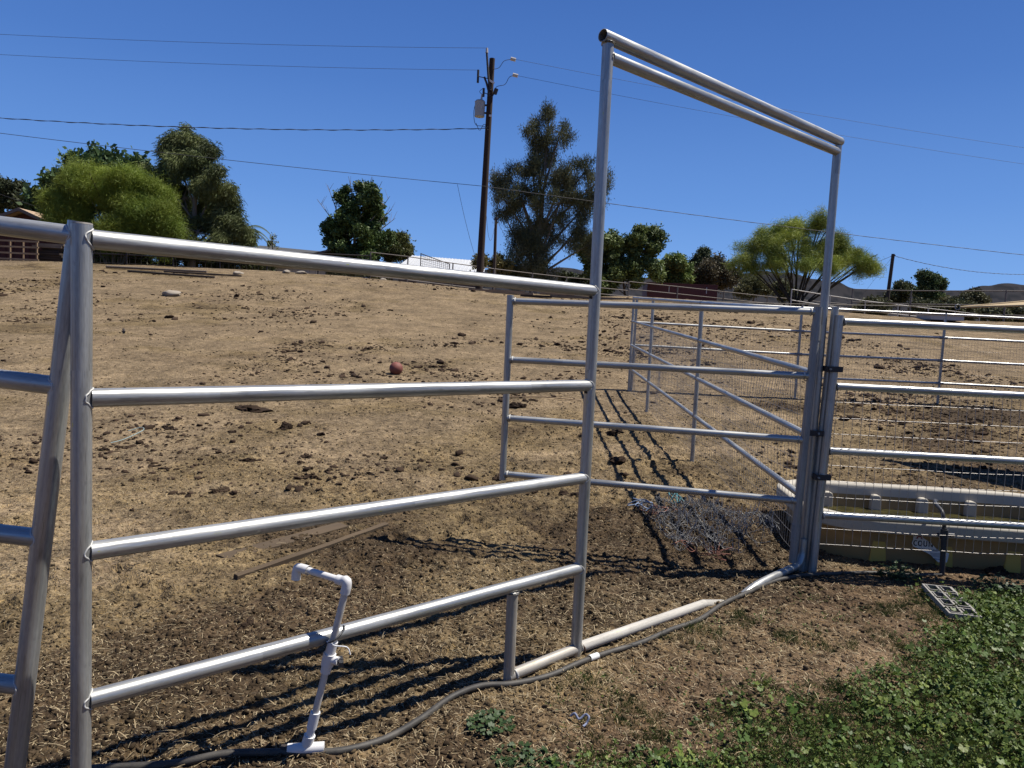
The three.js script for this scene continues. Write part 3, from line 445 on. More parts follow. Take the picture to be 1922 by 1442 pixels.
const weedCover = (x, z) => { // how weedy the near right corner is
  const b = .0; const line = -2.26 - .66 * (x - .35) - .16 * Math.pow(Math.max(0, x - 1.3), 2); // weeds lie nearer than this z
  return sm(-.30, .55, (z - line) + .55 * fbm(x * 1.6 + 2, z * 1.6, 601, 4)) * sm(-.1, .35, x - .0 + .25 * vn(z * 2, x * 2, 606)) * (behind(x, z) < -.05 ? 1 : 0);
};
for (let v = 0; v < 2; v++) scatter('soil_clods', v ? 'loose paler crumbs of soil over the paddock' : 'loose dark crumbs of soil over the paddock', 'soil', lump(1, 3 + v, .5), lumpMat, 20000, () => {
  const [x, z] = logFan(1.8, 20), dk = darkness(x, z); if (rnd() > .12 + dk * .9) return null;
  const s = Math.min(.0085, .0036 * Math.exp(gauss() * .5)) * (1 + .09 * Math.hypot(x, z)), c = soil(x, z), k = v ? rr(.75, 1.15) : rr(.45, .85);
  return { p: [x, groundY(x, z) + s * .25, z], s: [s * rr(.8, 1.5), s * rr(.5, .9), s * rr(.8, 1.3)], c: c.map(q => q * k) };
});
scatter('dung_crumbs', 'small dark dung crumbs strewn over the far paddock', 'dung', lump(1, 9, .55), lumpMat, 15000, () => {
  const [x, z] = fan(6, 36); const n = fbm(x * .3, z * .3, 621, 4) + .5 * fbm(x * 1.3, z * 1.3, 625, 3); if (n < rr(-.05, .5)) return null; if (-z > 19 && rnd() < .72) return null; if (-z > 27 && rnd() < .6) return null;
  const s = .0088 * Math.exp(gauss() * .6) * (.6 + .035 * -z); const k = rr(.7, 1.3); return { p: [x, groundY(x, z) + s * .3, z], s: [s * rr(1, 1.9), s * rr(.5, .9), s * rr(.8, 1.3)], r: [rr(-.3, .3), rnd() * 6.28, rr(-.3, .3)], c: [.040 * k, .026 * k, .017 * k] };
});
{ // manure clumps, each its own heap
  const geos = []; for (let v = 0; v < 4; v++) { const gs = []; for (let k = 0; k < 11 + 3 * v; k++) { let g = lump(1, 20 + v * 9 + k, .75), s = k ? rr(.16, .42) : .62; if (k) g.scale(s * rr(.8, 1.5), s * rr(.6, 1), s * rr(.8, 1.2)); else g.scale(1.05, .3, .7); g.rotateZ(rr(-.5, .5) * (k ? 1 : .1)); g.rotateY(k ? rnd() * 6 : 0); if (k) g.translate(clamp(gauss() * .42, -.8, .8), rr(.1, .42), clamp(gauss() * .28, -.5, .5)); g = g.toNonIndexed(); g.computeVertexNormals(); gs.push(g); } geos.push(join(gs)); }
  const mats = [[.032, .021, .014], [.045, .030, .019], [.024, .016, .011]].map(c => new THREE.MeshPhysicalMaterial({ color: lin(...c), roughness: 1, specularIntensity: .2 })), lb = 'dark clump of dried manure on the paddock soil', spots = [[-1.185, -3.281, .03], [-1.707, -6.209, .055], [-2.626, -8.374, .10], [-3.42, -9.4, .14], [-2.3, -5.7, .05], [.98, -6.6, .09], [1.15, -7.4, .1], [.9, -8.6, .09], [1.3, -8.9, .1], [.55, -6.1, .06]];
  let tries = 0; while (spots.length < 115 && tries++ < 9000) { const [x, z] = logFan(5.5, 24, .66); const n = fbm(x * .3, z * .3, 621, 4) + .4 * fbm(x * 1.3, z * 1.3, 625, 3); if (n < rr(.05, .5)) continue; spots.push([x, z, .025 * Math.exp(gauss() * .45) * (1 + .018 * -z)]); }
  spots.forEach(([x, z, s], i) => { const o = solo('manure_clump', geos[i % 4], mats[i % 3], lb, 'manure', 'manure clumps across the paddock'); o.position.set(x, groundY(x, z) - .1 * s, z); o.rotation.y = rnd() * 6.28; o.scale.set(s * rr(.9, 1.5), s * rr(.7, 1), s * rr(.8, 1.2)); });
}
{ // straw
  const stalk = (n, L, w, bend) => { const P = []; for (let k = 0; k < n; k++) { const f = k / n, g = (k + 1) / n, p = (t, sg) => [(t - .5) * L, bend * L * (4 * t * (1 - t)) , sg * w * .5]; P.push(...p(f, -1), ...p(g, -1), ...p(g, 1), ...p(f, -1), ...p(g, 1), ...p(f, 1)); } const g = new THREE.BufferGeometry(); g.setAttribute('position', new THREE.Float32BufferAttribute(P, 3)); g.computeVertexNormals(); return g; };
  const m = new THREE.MeshStandardMaterial({ color: lin(1, 1, 1), roughness: .75, side: THREE.DoubleSide });
  for (let v = 0; v < 3; v++) scatter('straw', ['short dry straw bits strewn over the soil', 'long dry straw stalks strewn by the fence', 'curved dry grass stems strewn over the soil'][v], 'straw', stalk(v === 0 ? 1 : 5, 1, v ? .05 : .13, [.03, .06, .22][v]), m, [62000, 900, 800][v], () => {
    const [x, z] = logFan(1.9, v ? 7 : 15); const b = behind(x, z); const dens = .30 + .5 * Math.exp(-Math.pow((b + .1) / 1.1, 2)) + .5 * fbm(x * 1.2, z * 1.2, 641, 3); if (rnd() > dens) return null; if (weedCover(x, z) > .6 && rnd() < .7) return null; if (b < .9 && rnd() < .5) return null; if (b < -.15 && rnd() < .3) return null;
    const L = v ? rr(.02, .062) : rr(.008, .021) * (1 + .05 * Math.hypot(x, z)), k = rr(.4, 1.25); return { p: [x, groundY(x, z) + (v ? .006 : .003), z], s: L, r: [rr(-.25, .25), rnd() * 6.28, rr(-.22, .22)], c: [.30 * k, .232 * k, .13 * k] };
  });
  scatter('straw', 'matted straw caught along the ground pipe and netting', 'straw', stalk(4, 1, .05, .08), m, 900, () => { const s = rr(.2, 4.6), q = gauss() * .28 + .1; const x = FA[0] + FU[0] * s - .6623 * q, z = FA[1] + FU[1] * s - .7492 * q; const k = rr(.5, 1); return { p: [x, groundY(x, z) + .008, z], s: rr(.025, .065), r: [rr(-.3, .3), rnd() * 6.28, rr(-.3, .3)], c: [.28 * k, .21 * k, .115 * k] }; });
}
// ---------- weeds ----------
function leafGeo(lobes, n = 14) { const P = [0, .0, 0], I = []; for (let k = 0; k < n; k++) { const a = -2.6 + 5.2 * k / (n - 1), r = .5 * (1 + .16 * Math.cos(a * lobes)); P.push(.1 + r * Math.cos(a), .07 * r + .05 * Math.cos(a * lobes) , r * Math.sin(a)); if (k) I.push(0, k, k + 1); } const g = new THREE.BufferGeometry(); g.setAttribute('position', new THREE.Float32BufferAttribute(P, 3)); g.setIndex(I); g.computeVertexNormals(); return g; }
function bunch(n, leaf, spread, h, size) { const gs = []; for (let k = 0; k < n; k++) { const g = leaf.clone(), s = size * rr(.5, 1.3), a = rnd() * 6.28, r = spread * Math.sqrt(rnd()), y = h * rr(.1, 1) * (rnd() < .2 ? 1.7 : 1); g.scale(s, s, s); g.rotateZ(rr(-.95, .8)); g.rotateX(rr(-.8, .8)); g.rotateY(rnd() * 6.28); g.translate(r * Math.cos(a), y, r * Math.sin(a)); gs.push(g); if (k % 2 === 0) gs.push(limb([[r * .3 * Math.cos(a), 0, r * .3 * Math.sin(a)], [r * .8 * Math.cos(a), y * .7, r * .8 * Math.sin(a)], [r * Math.cos(a), y, r * Math.sin(a)]], .0012, .0008, 3)); } return join(gs); }
const leafMat = (t = .25, r = .55, s = .35) => new THREE.MeshPhysicalMaterial({ color: lin(1, 1, 1), roughness: r, specularIntensity: s, side: THREE.DoubleSide, transmission: t, thickness: 0 });
const wm = leafMat(.25, .5, .42), lf = leafGeo(4), lf2 = leafGeo(6), lf3 = leafGeo(2, 9);
const weedTint = () => { const t = rnd() * rnd() * 1.2, k = rr(.6, 1.3); return [(.062 + .110 * t) * k, (.108 + .095 * t) * k, (.018 + .022 * t) * k]; };
[[lf, 8, .05, .045, .017, 8500], [lf2, 6, .05, .055, .025, 1500], [lf3, 12, .045, .03, .010, 10000]].forEach(([l, n, sp, h, sz, cnt], v) => scatter('weeds', ['low clover like weeds covering the near right corner', 'broad lobed mallow weeds among the clover', 'fine small leaved ground weeds at the patch edge'][v], 'weeds', bunch(n, l, sp, h, sz), wm, cnt, () => {
  const x = rr(-.1, 4.2), z = rr(-4.15, -1.5), w = weedCover(x, z); if (rnd() > Math.pow(w, 1.3) * clamp(.46 + 1.9 * fbm(x * 2.6, z * 2.6, 661 + v, 4), .05, 1) + (v === 2 ? .015 * sm(-1.4, -.2, behind(x, z)) : 0)) return null; if (behind(x, z) > -.15) return null;
  return { p: [x, groundY(x, z) - .006, z], s: rr(.6, 1.25), r: [0, rnd() * 6.28, 0], c: weedTint() };
}));
{ // grass blades in tufts
  const blade = (L, w, lean) => { const P = []; const q = (t, s) => [lean * t * t * L + s * w * (1 - t) * .5, L * t * (1 - .25 * t * lean), 0]; for (let k = 0; k < 3; k++) { const a = k / 3, b = (k + 1) / 3; P.push(...q(a, -1), ...q(a, 1), ...q(b, 1), ...q(a, -1), ...q(b, 1), ...q(b, -1)); } const g = new THREE.BufferGeometry(); g.setAttribute('position', new THREE.Float32BufferAttribute(P, 3)); g.computeVertexNormals(); return g; };
  const tuft = (n, L) => join(Array.from({ length: n }, () => { const g = blade(L * rr(.5, 1.1), .0035, rr(.3, 1.3)); g.rotateY(rnd() * 6.28); g.translate(gauss() * .015, 0, gauss() * .015); return g; }));
  scatter('grass', 'short green grass tufts between the weeds and on the bare soil', 'grass', tuft(18, .06), wm, 9000, () => { const x = rr(-.3, 4), z = rr(-4.1, -1.6), w = weedCover(x, z); if (behind(x, z) > -.12) return null; const pat = sm(.12, .4, fbm(x * 4.2, z * 4.2, 671, 3)); if (rnd() > w * .75 + pat * .5 * sm(.0, .5, x) ) return null; const k = rr(.7, 1.3); return { p: [x, groundY(x, z) - .004, z], s: rr(.35, 1.05), r: [0, rnd() * 6.28, 0], c: [.095 * k, .125 * k, .034 * k] }; });
}
function plant(name, label, x, z, n, rad, h, size, leaf) { const t = thing(name, label, 'plant', [x, groundY(x, z) - .005, z]), st = [], lv = []; for (let k = 0; k < n; k++) { const a = rnd() * 6.28, r = rad * Math.sqrt(rnd()), y = h * rr(.3, 1) * (1 - .5 * r / rad), g = leaf.clone(), s = size * rr(.6, 1.2); g.scale(s, s, s); g.rotateZ(rr(-.5, .6)); g.rotateX(rr(-.5, .5)); g.rotateY(rnd() * 6.28); g.translate(r * Math.cos(a), y, r * Math.sin(a)); lv.push(g); if (k % 2 === 0) st.push(limb([[0, 0, 0], [r * .5 * Math.cos(a), y * .6, r * .5 * Math.sin(a)], [r * Math.cos(a), y, r * Math.sin(a)]], .002, .001, 4)); } part('stems', st, mat([.06, .08, .03], .8), t); const o = part('leaves', lv, new THREE.MeshPhysicalMaterial({ color: lin(.034, .062, .018), roughness: .5, specularIntensity: .4, side: THREE.DoubleSide, transmission: .2, thickness: 0 }), t); o.userData.kind = 'stuff'; }
plant('mallow_plant', 'dark green mallow plant growing beside the black hose', -.02, -2.49, 90, .085, .05, .022, lf2);
plant('mallow_plant', 'ragged mallow plant at the bottom edge below the hose', .10, -2.28, 100, .11, .04, .023, lf2);
plant('leafy_weed', 'small leafy weed in the shade below the trough', 2.42, -4.35, 160, .13, .14, .024, lf);
plant('leafy_weed', 'leafy weed beside the black riser pipe', 2.95, -4.2, 140, .15, .12, .026, lf);
plant('leafy_weed', 'leafy weed clump at the right edge under the pen panel', 3.2, -4.05, 170, .16, .12, .032, lf2);

// ---------- far structures ----------
function pipeFence(name, label, pts, hs, step, r, m, meshH) {
  const t = thing(name, label, 'fence', [pts[0][0], 0, pts[0][1]]), o = pts[0], P = []; let carry = 0;
  for (let k = 0; k < pts.length - 1; k++) { const [a, b] = [pts[k], pts[k + 1]], L = Math.hypot(b[0] - a[0], b[1] - a[1]), n = Math.max(1, Math.round(L / step)); for (let i = 0; i < n; i++) P.push(mix(a, b, i / n)); } P.push(pts[pts.length - 1]);
  const top = Math.max(...hs), tops = P.map(([x, z]) => [x - o[0], baseY(x, z), z - o[1]]);
  tops.forEach(p => part('post', [rod([p[0], p[1] - .3, p[2]], [p[0], p[1] + top + .02, p[2]], r * 1.15, r * 1.15, 8)], m, t));
  for (const h of hs) part('rail', [join(tops.slice(1).map((p, i) => rod([tops[i][0], tops[i][1] + h, tops[i][2]], [p[0], p[1] + h, p[2]], r * .8, r * .8, 8)))], m, t);
  if (meshH) { const gs = []; for (let i = 1; i < tops.length; i++) { const a = tops[i - 1], b = tops[i], L = Math.hypot(b[0] - a[0], b[2] - a[2]), n = Math.round(L / .3); for (let k = 0; k < n; k++) { const p = mix(a, b, (k + .5) / n); gs.push(rod([p[0], p[1], p[2]], [p[0], p[1] + meshH, p[2]], .008, .008, 3, true)); } for (const h of [.25, .55, .9]) if (h < meshH) gs.push(rod([a[0], a[1] + h, a[2]], [b[0], b[1] + h, b[2]], .008, .008, 3, true)); } part('wire_mesh', gs, darkIron, t).userData.kind = 'stuff'; }
  return t;
}
const fenceM = mat([.16, .14, .125], .7, .5), fenceDark = mat([.045, .038, .034], .8, .3), fenceLight = mat([.42, .40, .37], .6, .5);
pipeFence('boundary_fence', 'dark mesh boundary fence along the crest under the left trees', [[-22.5, -37.4], [-12.8, -37.2], [-7.4, -36.6]], [1.32, .7], 2.4, .035, fenceDark, 1.25);
pipeFence('boundary_fence', 'dark pipe boundary fence with thin rails between the white roofs and the eucalyptus', [[-7.4, -36.6], [-5.6, -37.2], [.9, -42], [7.1, -46]], [1.5, 1.05, .68, .32], 2.9, .03, fenceM, 0);
pipeFence('boundary_fence', 'pipe boundary fence in front of the red trailer and the yellow green tree', [[7.1, -46], [17.3, -50], [23.7, -52]], [1.62, 1.15, .72, .32], 3.4, .034, fenceM, 0);
pipeFence('corral_fence', 'grey pipe corral fence below the far right hill', [[18.95, -41], [21.4, -39.4], [24.9, -37], [29, -34.5]], [1.72, 1.0, .5], 2.9, .034, fenceM, 0);
pipeFence('corral_fence', 'thin pipe corral fence slanting away at the far right', [[14.2, -37.5], [25, -44], [36.4, -52]], [1.1, .55], 3.6, .028, fenceLight, 0);

{ // utility pole with transformer
  const bx = -1.86, bz = -36, b = 2.7, t = thing('utility_pole', 'tall dark wooden utility pole carrying a grey transformer', 'utility pole', [bx, b, bz]);
  const at = y => [(y - 2.98) * .0164, y - b, 0];
  part('pole', [limb([at(2.4), at(6), at(10), at(14.55)], .19, .135, 14)], mat([.040, .024, .017], .95, 0, { map: barkTex }), t);
  const p = y => at(y)[0]; const grey = mat([.33, .34, .33], .5), dark = mat([.03, .026, .025], .7), porcelain = mat([.45, .42, .38], .3);
  const tr = part('transformer', [new THREE.CylinderGeometry(.25, .24, .72, 20).translate(p(12.1) - .46, 12.12 - b, .05), new THREE.CylinderGeometry(.2, .26, .07, 20).translate(p(12.1) - .46, 12.5 - b, .05)], grey, t);
  part('bushing', [rod([p(12) - .4, 12.52 - b, .05], [p(12) - .38, 12.83 - b, .05], .06, .035, 10)], porcelain, tr);
  part('hanger', [box(.2, .07, .1, p(12) - .2, 12.32 - b, .05), box(.2, .07, .1, p(12) - .2, 11.95 - b, .05)], dark, tr);
  part('brace', [limb([[p(13.1), 13.0 - b, .16], [p(13.5) - .12, 13.6 - b, .18], [p(14.2) - .26, 14.75 - b, .16]], .06, .05, 8)], dark, t);
  part('brace', [limb([[p(12.8), 12.7 - b, .16], [p(13.2) - .2, 13.35 - b, .16], [p(13.4) - .32, 13.62 - b, .14]], .05, .05, 8)], dark, t);
  part('pin_insulator', [rod([p(14.2) - .26, 14.75 - b, .16], [p(14.2) - .26, 14.98 - b, .16], .07, .05, 10)], porcelain, t);
  for (const [dx, y0, y1] of [[-.62, 13.35, 13.95], [-.32, 12.7, 13.1]]) { const c = part('fuse_cutout', [rod([p(13) + dx, y0 - b, .1], [p(13) + dx, y1 - b, .12], .055, .055, 8), rod([p(13) + dx, (y0 + y1) / 2 - b, .1], [p(13), (y0 + y1) / 2 - b - .1, .1], .02, .02, 6)], dark, t); }
  part('fuse_cutout', [rod([p(13) + .22, 12.85 - b, .1], [p(13) + .3, 13.1 - b, .12], .1, .1, 8), rod([p(13), 12.6 - b, .1], [p(13) + .25, 12.95 - b, .1], .03, .03, 6)], dark, t);
  part('pole_sign', [box(.36, .09, .04, p(13.4) + .02, 13.42 - b, .19, 0, -.5)], mat([.6, .6, .58], .6), t); part('pole_tag', [box(.13, .1, .02, p(11.8) + .08, 11.8 - b, .18)], mat([.6, .6, .58], .6), t);
  const insA = [1.2, 14.57 - b, 0], insB = [1.34, 13.82 - b, 0];
  for (const q of [insA, insB]) part('dead_end_insulator', [rod([q[0] - .12, q[1] + .02, 0], [q[0] + .13, q[1] - .03, 0], .085, .085, 12)], porcelain, t);
  part('jumper_wire', [hose([[p(14), 14.0 - b, .1], [p(14) + .35, 14.1 - b, .1], [p(14) + .6, 14.45 - b, .05], insA], .014, 5, 24), hose([[p(13) + .2, 13.0 - b, .1], [p(13) + .3, 13.2 - b, .1], [p(13) + .7, 13.35 - b, .05], [p(13) + .9, 13.7 - b, .05], insB], .014, 5, 24), hose([[p(12) - .38, 12.83 - b, .05], [p(12) - .5, 12.95 - b, .05], [p(12) - .35, 13.1 - b, .1]], .012, 5, 14), hose([[p(12) - .68, 12.4 - b, .05], [p(12) - .74, 11.9 - b, .08], [p(11.6) - .6, 11.35 - b, .1], [p(11.2) - .3, 11.3 - b, .14], [p(11.2), 11.25 - b, .16]], .014, 5, 24), hose([[p(11.2) - .6, 11.45 - b, .05], [p(11.2) - .4, 11.1 - b, .12], [p(11.2) - .2, 11.4 - b, .12], [p(11.2), 11.12 - b, .16]], .014, 5, 24)], dark, t);
}
function wireLine(label, a, b, sag, r = .012, twist = 0) { const pts = []; for (let k = 0; k <= 24; k++) { const f = k / 24, p = mix(a, b, f); p[1] -= sag * 4 * f * (1 - f); pts.push(p); } const gs = [hose(pts, r, 5, 60)]; if (twist) { const q = []; for (let k = 0; k <= 200; k++) { const f = k / 200, p = mix(a, b, f); p[1] -= sag * 4 * f * (1 - f); q.push([p[0], p[1] + twist * Math.cos(k * .9), p[2] + twist * Math.sin(k * .9)]); } gs.push(hose(q, r * .9, 4, 400)); } solo('power_line', gs, mat([.03, .03, .034], .6), label, 'wire'); }
wireLine('topmost overhead wire running left from the utility pole', [-1.92, 14.98, -35.84], [-40, 13.85, -33], .35, .008);
wireLine('second overhead wire running left from the utility pole', [-2.28, 13.95, -35.9], [-40, 13.05, -33], .35, .008);
wireLine('thick twisted service cable running left from the transformer pole', [-1.73, 11.2, -35.84], [-40, 10.75, -33], .75, .014, .022);
wireLine('lowest overhead cable running left from the utility pole', [-1.77, 8.42, -35.82], [-40, 10.7, -33], .25, .013);
wireLine('upper overhead wire running right past the arch beams', [-.56, 14.57, -36], [44, 11.75, -41.5], .45, .007);
wireLine('lower overhead wire running right past the arch beams', [-.40, 13.80, -36], [44, 10.85, -41.5], .45, .007);
wireLine('lowest overhead cable running right from the utility pole', [-1.77, 8.42, -35.82], [44, 6.2, -41.5], .25, .013, .008);
wireLine('thin drop wire hanging from the low cable beside the utility pole', [-3.1, 8.45, -35.75], [-1.95, 4.6, -36.6], .25, .009);
wireLine('service wire entering the frame at the left above the red barn', [-40, 11.6, -44], [-29.2, 7.6, -45.6], .3, .012);
wireLine('sagging wire from the short right pole out of view', [28.25, 8.42, -55], [52, 9.7, -62], 1.25, .016, .016);
wireLine('wire from the short right pole down to the yellow green tree', [28.25, 8.42, -55], [21, 5.2, -56], .1, .014);
wireLine('guy wire of the short right pole', [28.2, 8.3, -55], [25.6, 4.2, -55.5], .0, .007);
{ const m = mat([.05, .035, .026], .95); for (const [x, z, y, r, lb] of [[-1.45, -46, 8.53, .11, 'short dark pole standing just right of the utility pole'], [28.1, -55, 8.53, .15, 'short leaning dark pole at the far right']]) { const b = baseY(x, z), t = thing('wooden_pole', lb, 'pole', [x, b, z]); part('shaft', [limb([[x > 0 ? -.12 : .03, -.3, 0], [x > 0 ? .16 : -.03, y - b, 0]], r, r * .8, 10)], m, t); part('bracket', [box(.3, .08, .08, x > 0 ? .16 : -.03, y - b - .12, .05)], darkIron, t); } }
wireLine('thin looping wire between the utility pole and the short dark pole', [-1.75, 8.4, -35.84], [-1.5, 8.4, -46], 1.9, .009);
wireLine('thin wire from the short dark pole down behind the eucalyptus', [-1.44, 8.35, -46], [1.0, 5.0, -48], .1, .009);

{ // red barn
  const t = thing('red_barn', 'dark red gabled barn behind the left pipe panel', 'barn', [-31.3, baseY(-31.3, -46), -46]), gb = baseY(-31.3, -46), y = h => h - gb, red = mat([.055, .016, .014], .9), tan = mat([.36, .25, .16], .95), fas = mat([.11, .09, .08], .8);
  const s = new THREE.Shape([[-3.1, 0], [2.7, 0], [2.7, y(6.35)], [0, y(7.5)], [-3.1, y(6.25)]].map(p => new THREE.Vector2(...p))); part('wall', [new THREE.ExtrudeGeometry(s, { depth: 8, bevelEnabled: false }).translate(0, 0, -8.3)], red, t);
  for (let k = -3; k < 3; k += .5) part('batten', [box(.05, y(6.3), .03, k + .2, y(6.3) / 2, -.28)], red, t);
  const rf = part('roof', [slab([0, y(7.72), .3], [3.6, y(6.22), .3], [3.6, y(6.22), -8.5], [0, y(7.72), -8.5], .1), slab([0, y(7.72), .3], [0, y(7.72), -8.5], [-4, y(6.1), -8.5], [-4, y(6.1), .3], .1)], tan, t);
  for (let i = 0; i < 9; i++) part('shingle_row', [slab([.4 * i + .01, y(7.73 - .1667 * i), .3], [.4 * i + .39, y(7.75 - .1667 * i) - .1667, .3], [.4 * i + .39, y(7.75 - .1667 * i) - .1667, -8.4], [.4 * i + .01, y(7.73 - .1667 * i), -8.4], .03)], tan, rf);
  part('fascia', [slab([0, y(7.74), .42], [3.62, y(6.24), .42], [3.62, y(6.24), .31], [0, y(7.74), .31], .2), slab([0, y(7.74), .42], [0, y(7.74), .31], [-4.02, y(6.12), .31], [-4.02, y(6.12), .42], .2)], fas, rf);
}
{ // pale rail fence of boards
  const g = baseY(-25, -36), t = thing('board_fence', 'pale weathered board fence section at the left edge under the barn', 'fence', [-25.2, g - .02, -36]);
  for (const x of [-.2, -1.0, .45, 1.13, -1.8, -2.6]) part('upright', [box(.07, 1.08, .05, x + .25, .52, -.04)], wood, t);
  for (const h of [1.05, .76, .46, .16]) part('plank', [box(4.3, .085, .035, -.65, h, .01, 0, .004 * (h * 7 % 3 - 1))], wood, t);
  const w = thing('wood_pile', 'dark stack of old timbers beside the pale board fence', 'timber', [-23.6, baseY(-23.6, -36.6) - .05, -36.6]); for (let k = 0; k < 9; k++) part('timber', [box(rr(.9, 1.5), .1, .3, rr(-.15, .2), .1 + k * .115, rr(-.1, .1), rr(-.1, .1))], k > 6 ? woodGrey : woodDark, w);
  const r = thing('red_gate', 'small dull red wooden gate left of the near corner post', 'gate', [-22.3, baseY(-22.3, -37) - .05, -37]); for (let k = 0; k < 5; k++) part('slat', [box(1.3, .1, .03, 0, .15 + k * .2, 0)], mat([.16, .06, .055], .9), r); for (const x of [-.6, .6]) part('upright', [box(.08, 1.1, .05, x, .55, -.045)], mat([.10, .04, .036], .9), r); part('brace', [box(1.4, .07, .03, 0, .5, -.045, 0, .5)], mat([.10, .04, .036], .9), r);
}
{ // grey roofed house and others
  const dark = mat([.035, .03, .028], .9), grey = mat([.06, .062, .066], .9), wl = mat([.16, .13, .11], .9), tr = mat([.14, .12, .105], .8);
  const g = baseY(-15, -60), t = thing('house', 'low grey roofed house behind the crest left of the cottonwood', 'house', [-15, g, -60]), y = h => h - g;
  part('wall', [box(8, y(6.4), 5, -2.2, y(6.4) / 2, -2)], wl, t); part('wall', [(() => { const s = new THREE.Shape([[-3.4, 0], [4.4, 0], [4.4, y(6.2)], [.7, y(7.1)], [-3.4, y(6.1)]].map(p => new THREE.Vector2(...p))); return new THREE.ExtrudeGeometry(s, { depth: 3, bevelEnabled: false }).translate(0, 0, -1.2); })()], dark, t);
  const rf = part('roof', [slab([-7, y(6.5), 1.2], [1, y(6.5), 1.2], [1, y(7.35), -2], [-7, y(7.75), -2], .12), slab([-7, y(7.75), -2], [1, y(7.35), -2], [1, y(6.3), -5], [-7, y(6.3), -5], .12)], grey, t);
  part('porch_roof', [slab([.7, y(7.36), 2.4], [5.4, y(6.12), 2.4], [5.4, y(6.12), -1.2], [.7, y(7.36), -1.2], .1), slab([.7, y(7.36), 2.4], [.7, y(7.36), -1.2], [-4, y(6.1), -1.2], [-4, y(6.1), 2.4], .1)], grey, t);
  part('fascia', [slab([.7, y(7.4), 2.5], [5.4, y(6.16), 2.5], [5.4, y(6.16), 2.41], [.7, y(7.4), 2.41], .16), slab([.7, y(7.4), 2.5], [.7, y(7.4), 2.41], [-4, y(6.14), 2.41], [-4, y(6.14), 2.5], .16)], tr, t); part('chimney', [box(.35, .6, .35, -6.2, y(7.9), -2.2)], dark, rf);
  for (const x of [-2.8, 1.2]) { const w = part('window', [box(1.1, .8, .05, x, y(5.2), 1.83)], tr, t); part('pane', [box(.95, .66, .02, x, y(5.2), 1.87)], mat([.03, .035, .04], .15), w); }
}
{
  const g = baseY(-16, -50), t = thing('low_shed', 'low white walled shed seen through the mesh fence at left', 'shed', [-16, g, -50]), y = h => h - g, wh = mat([.36, .33, .28], .85);
  part('wall', [box(4.4, y(5.1), 2.4, 0, y(5.1) / 2, -1.2)], wh, t); part('roof', [slab([-2.4, y(5.16), .2], [2.4, y(5.16), .2], [2.4, y(5.35), -2.6], [-2.4, y(5.35), -2.6], .06)], mat([.2, .19, .18], .8), t); part('door', [box(.8, y(4.9), .04, 1.3, y(4.9) / 2, .02)], mat([.35, .33, .30], .8), t);
}
{
  const g = baseY(-6, -56), t = thing('metal_shed', 'shed with a ribbed white metal roof behind the crest fence', 'shed', [-6, g, -56]), y = h => h - g, wh = mat([.50, .51, .52], .5, .1), wl = mat([.11, .09, .08], .9);
  part('wall', [box(6.2, y(5.45), 3, 0, y(5.45) / 2, -1.3)], wl, t); const rf = part('roof', [slab([-3.6, y(5.6), .6], [3.5, y(5.85), .6], [3.5, y(6.95), -2.6], [-2.5, y(7.15), -2.6], .05)], wh, t);
  for (let k = 0; k <= 22; k++) { const f = k / 22; part('roof_rib', [rod([-3.5 + 6.9 * f, y(5.62 + .25 * f) + .01, .58], [-2.45 + 5.9 * f, y(7.15 - .2 * f) + .01, -2.58], .028, .028, 5)], wh, rf); }
  part('door', [box(1.1, y(5.2), .05, -1.2, y(5.2) / 2, .23)], mat([.25, .23, .2], .8), t);
  const p = thing('livestock_panel', 'black wire livestock panel standing in front of the white roof', 'panel', [-4.7, baseY(-4.7, -41), -41]), q = h => h - baseY(-4.7, -41), fr = []; part('frame', [rod([-.75, q(4.2), 0], [-.75, q(5.58), 0], .03, .03, 6), rod([.8, q(4.2), -.9], [.8, q(5.15), -.9], .03, .03, 6), rod([-.75, q(5.55), 0], [.8, q(5.12), -.9], .025, .025, 6), rod([-.75, 0, 0], [-.75, q(4.3), 0], .03, .03, 6), rod([.8, 0, -.9], [.8, q(4.3), -.9], .03, .03, 6), rod([-.75, q(4.75), 0], [.8, q(4.6), -.9], .02, .02, 6)], darkIron, p); for (let k = 1; k < 14; k++) { const f = k / 14; fr.push(rod([-.75 + 1.55 * f, q(4.75 - .15 * f), -.9 * f], [-.75 + 1.55 * f, q(5.55 - .43 * f), -.9 * f], .009, .009, 3, true)); } for (let k = 1; k < 6; k++) { const f = k / 6; fr.push(rod([-.75, q(4.75 + .8 * f), 0], [.8, q(4.6 + .52 * f), -.9], .009, .009, 3, true)); } part('wire_mesh', fr, darkIron, p).userData.kind = 'stuff';
}
{
  const g = baseY(13.7, -60), t = thing('red_trailer', 'long dark red stock trailer behind the right boundary fence', 'trailer', [13.7, g, -60]), y = h => h - g, red = mat([.075, .016, .014], .6);
  part('body', [box(5.8, 1.25, 2.2, 0, y(5.3), -1.1)], red, t); part('roof', [box(5.9, .06, 2.3, 0, y(5.96), -1.1)], mat([.11, .03, .028], .6), t); for (const x of [-1, .1]) part('wheel', [new THREE.CylinderGeometry(.36, .36, .25, 18).rotateX(Math.PI / 2).translate(x, .36, .05)], blackPoly, t); for (const x of [-1.1, 2.0]) part('trim', [box(.06, .5, .02, x, y(5.5), .012)], mat([.5, .5, .48], .5), t); part('hitch', [rod([-2.9, .5, -1.1], [-4.1, .5, -1.1], .06, .06, 8)], darkIron, t);
  const r = thing('storage_box', 'pale flat topped box behind the back pen panel at right', 'box', [19.6, baseY(19.6, -33.5) + .0, -33.5]); part('body', [box(1.5, .2, 1.2, 0, .1, 0)], mat([.35, .35, .33], .6), r); part('lid', [box(1.56, .05, 1.26, 0, .225, 0)], mat([.42, .42, .4], .5), r);
}
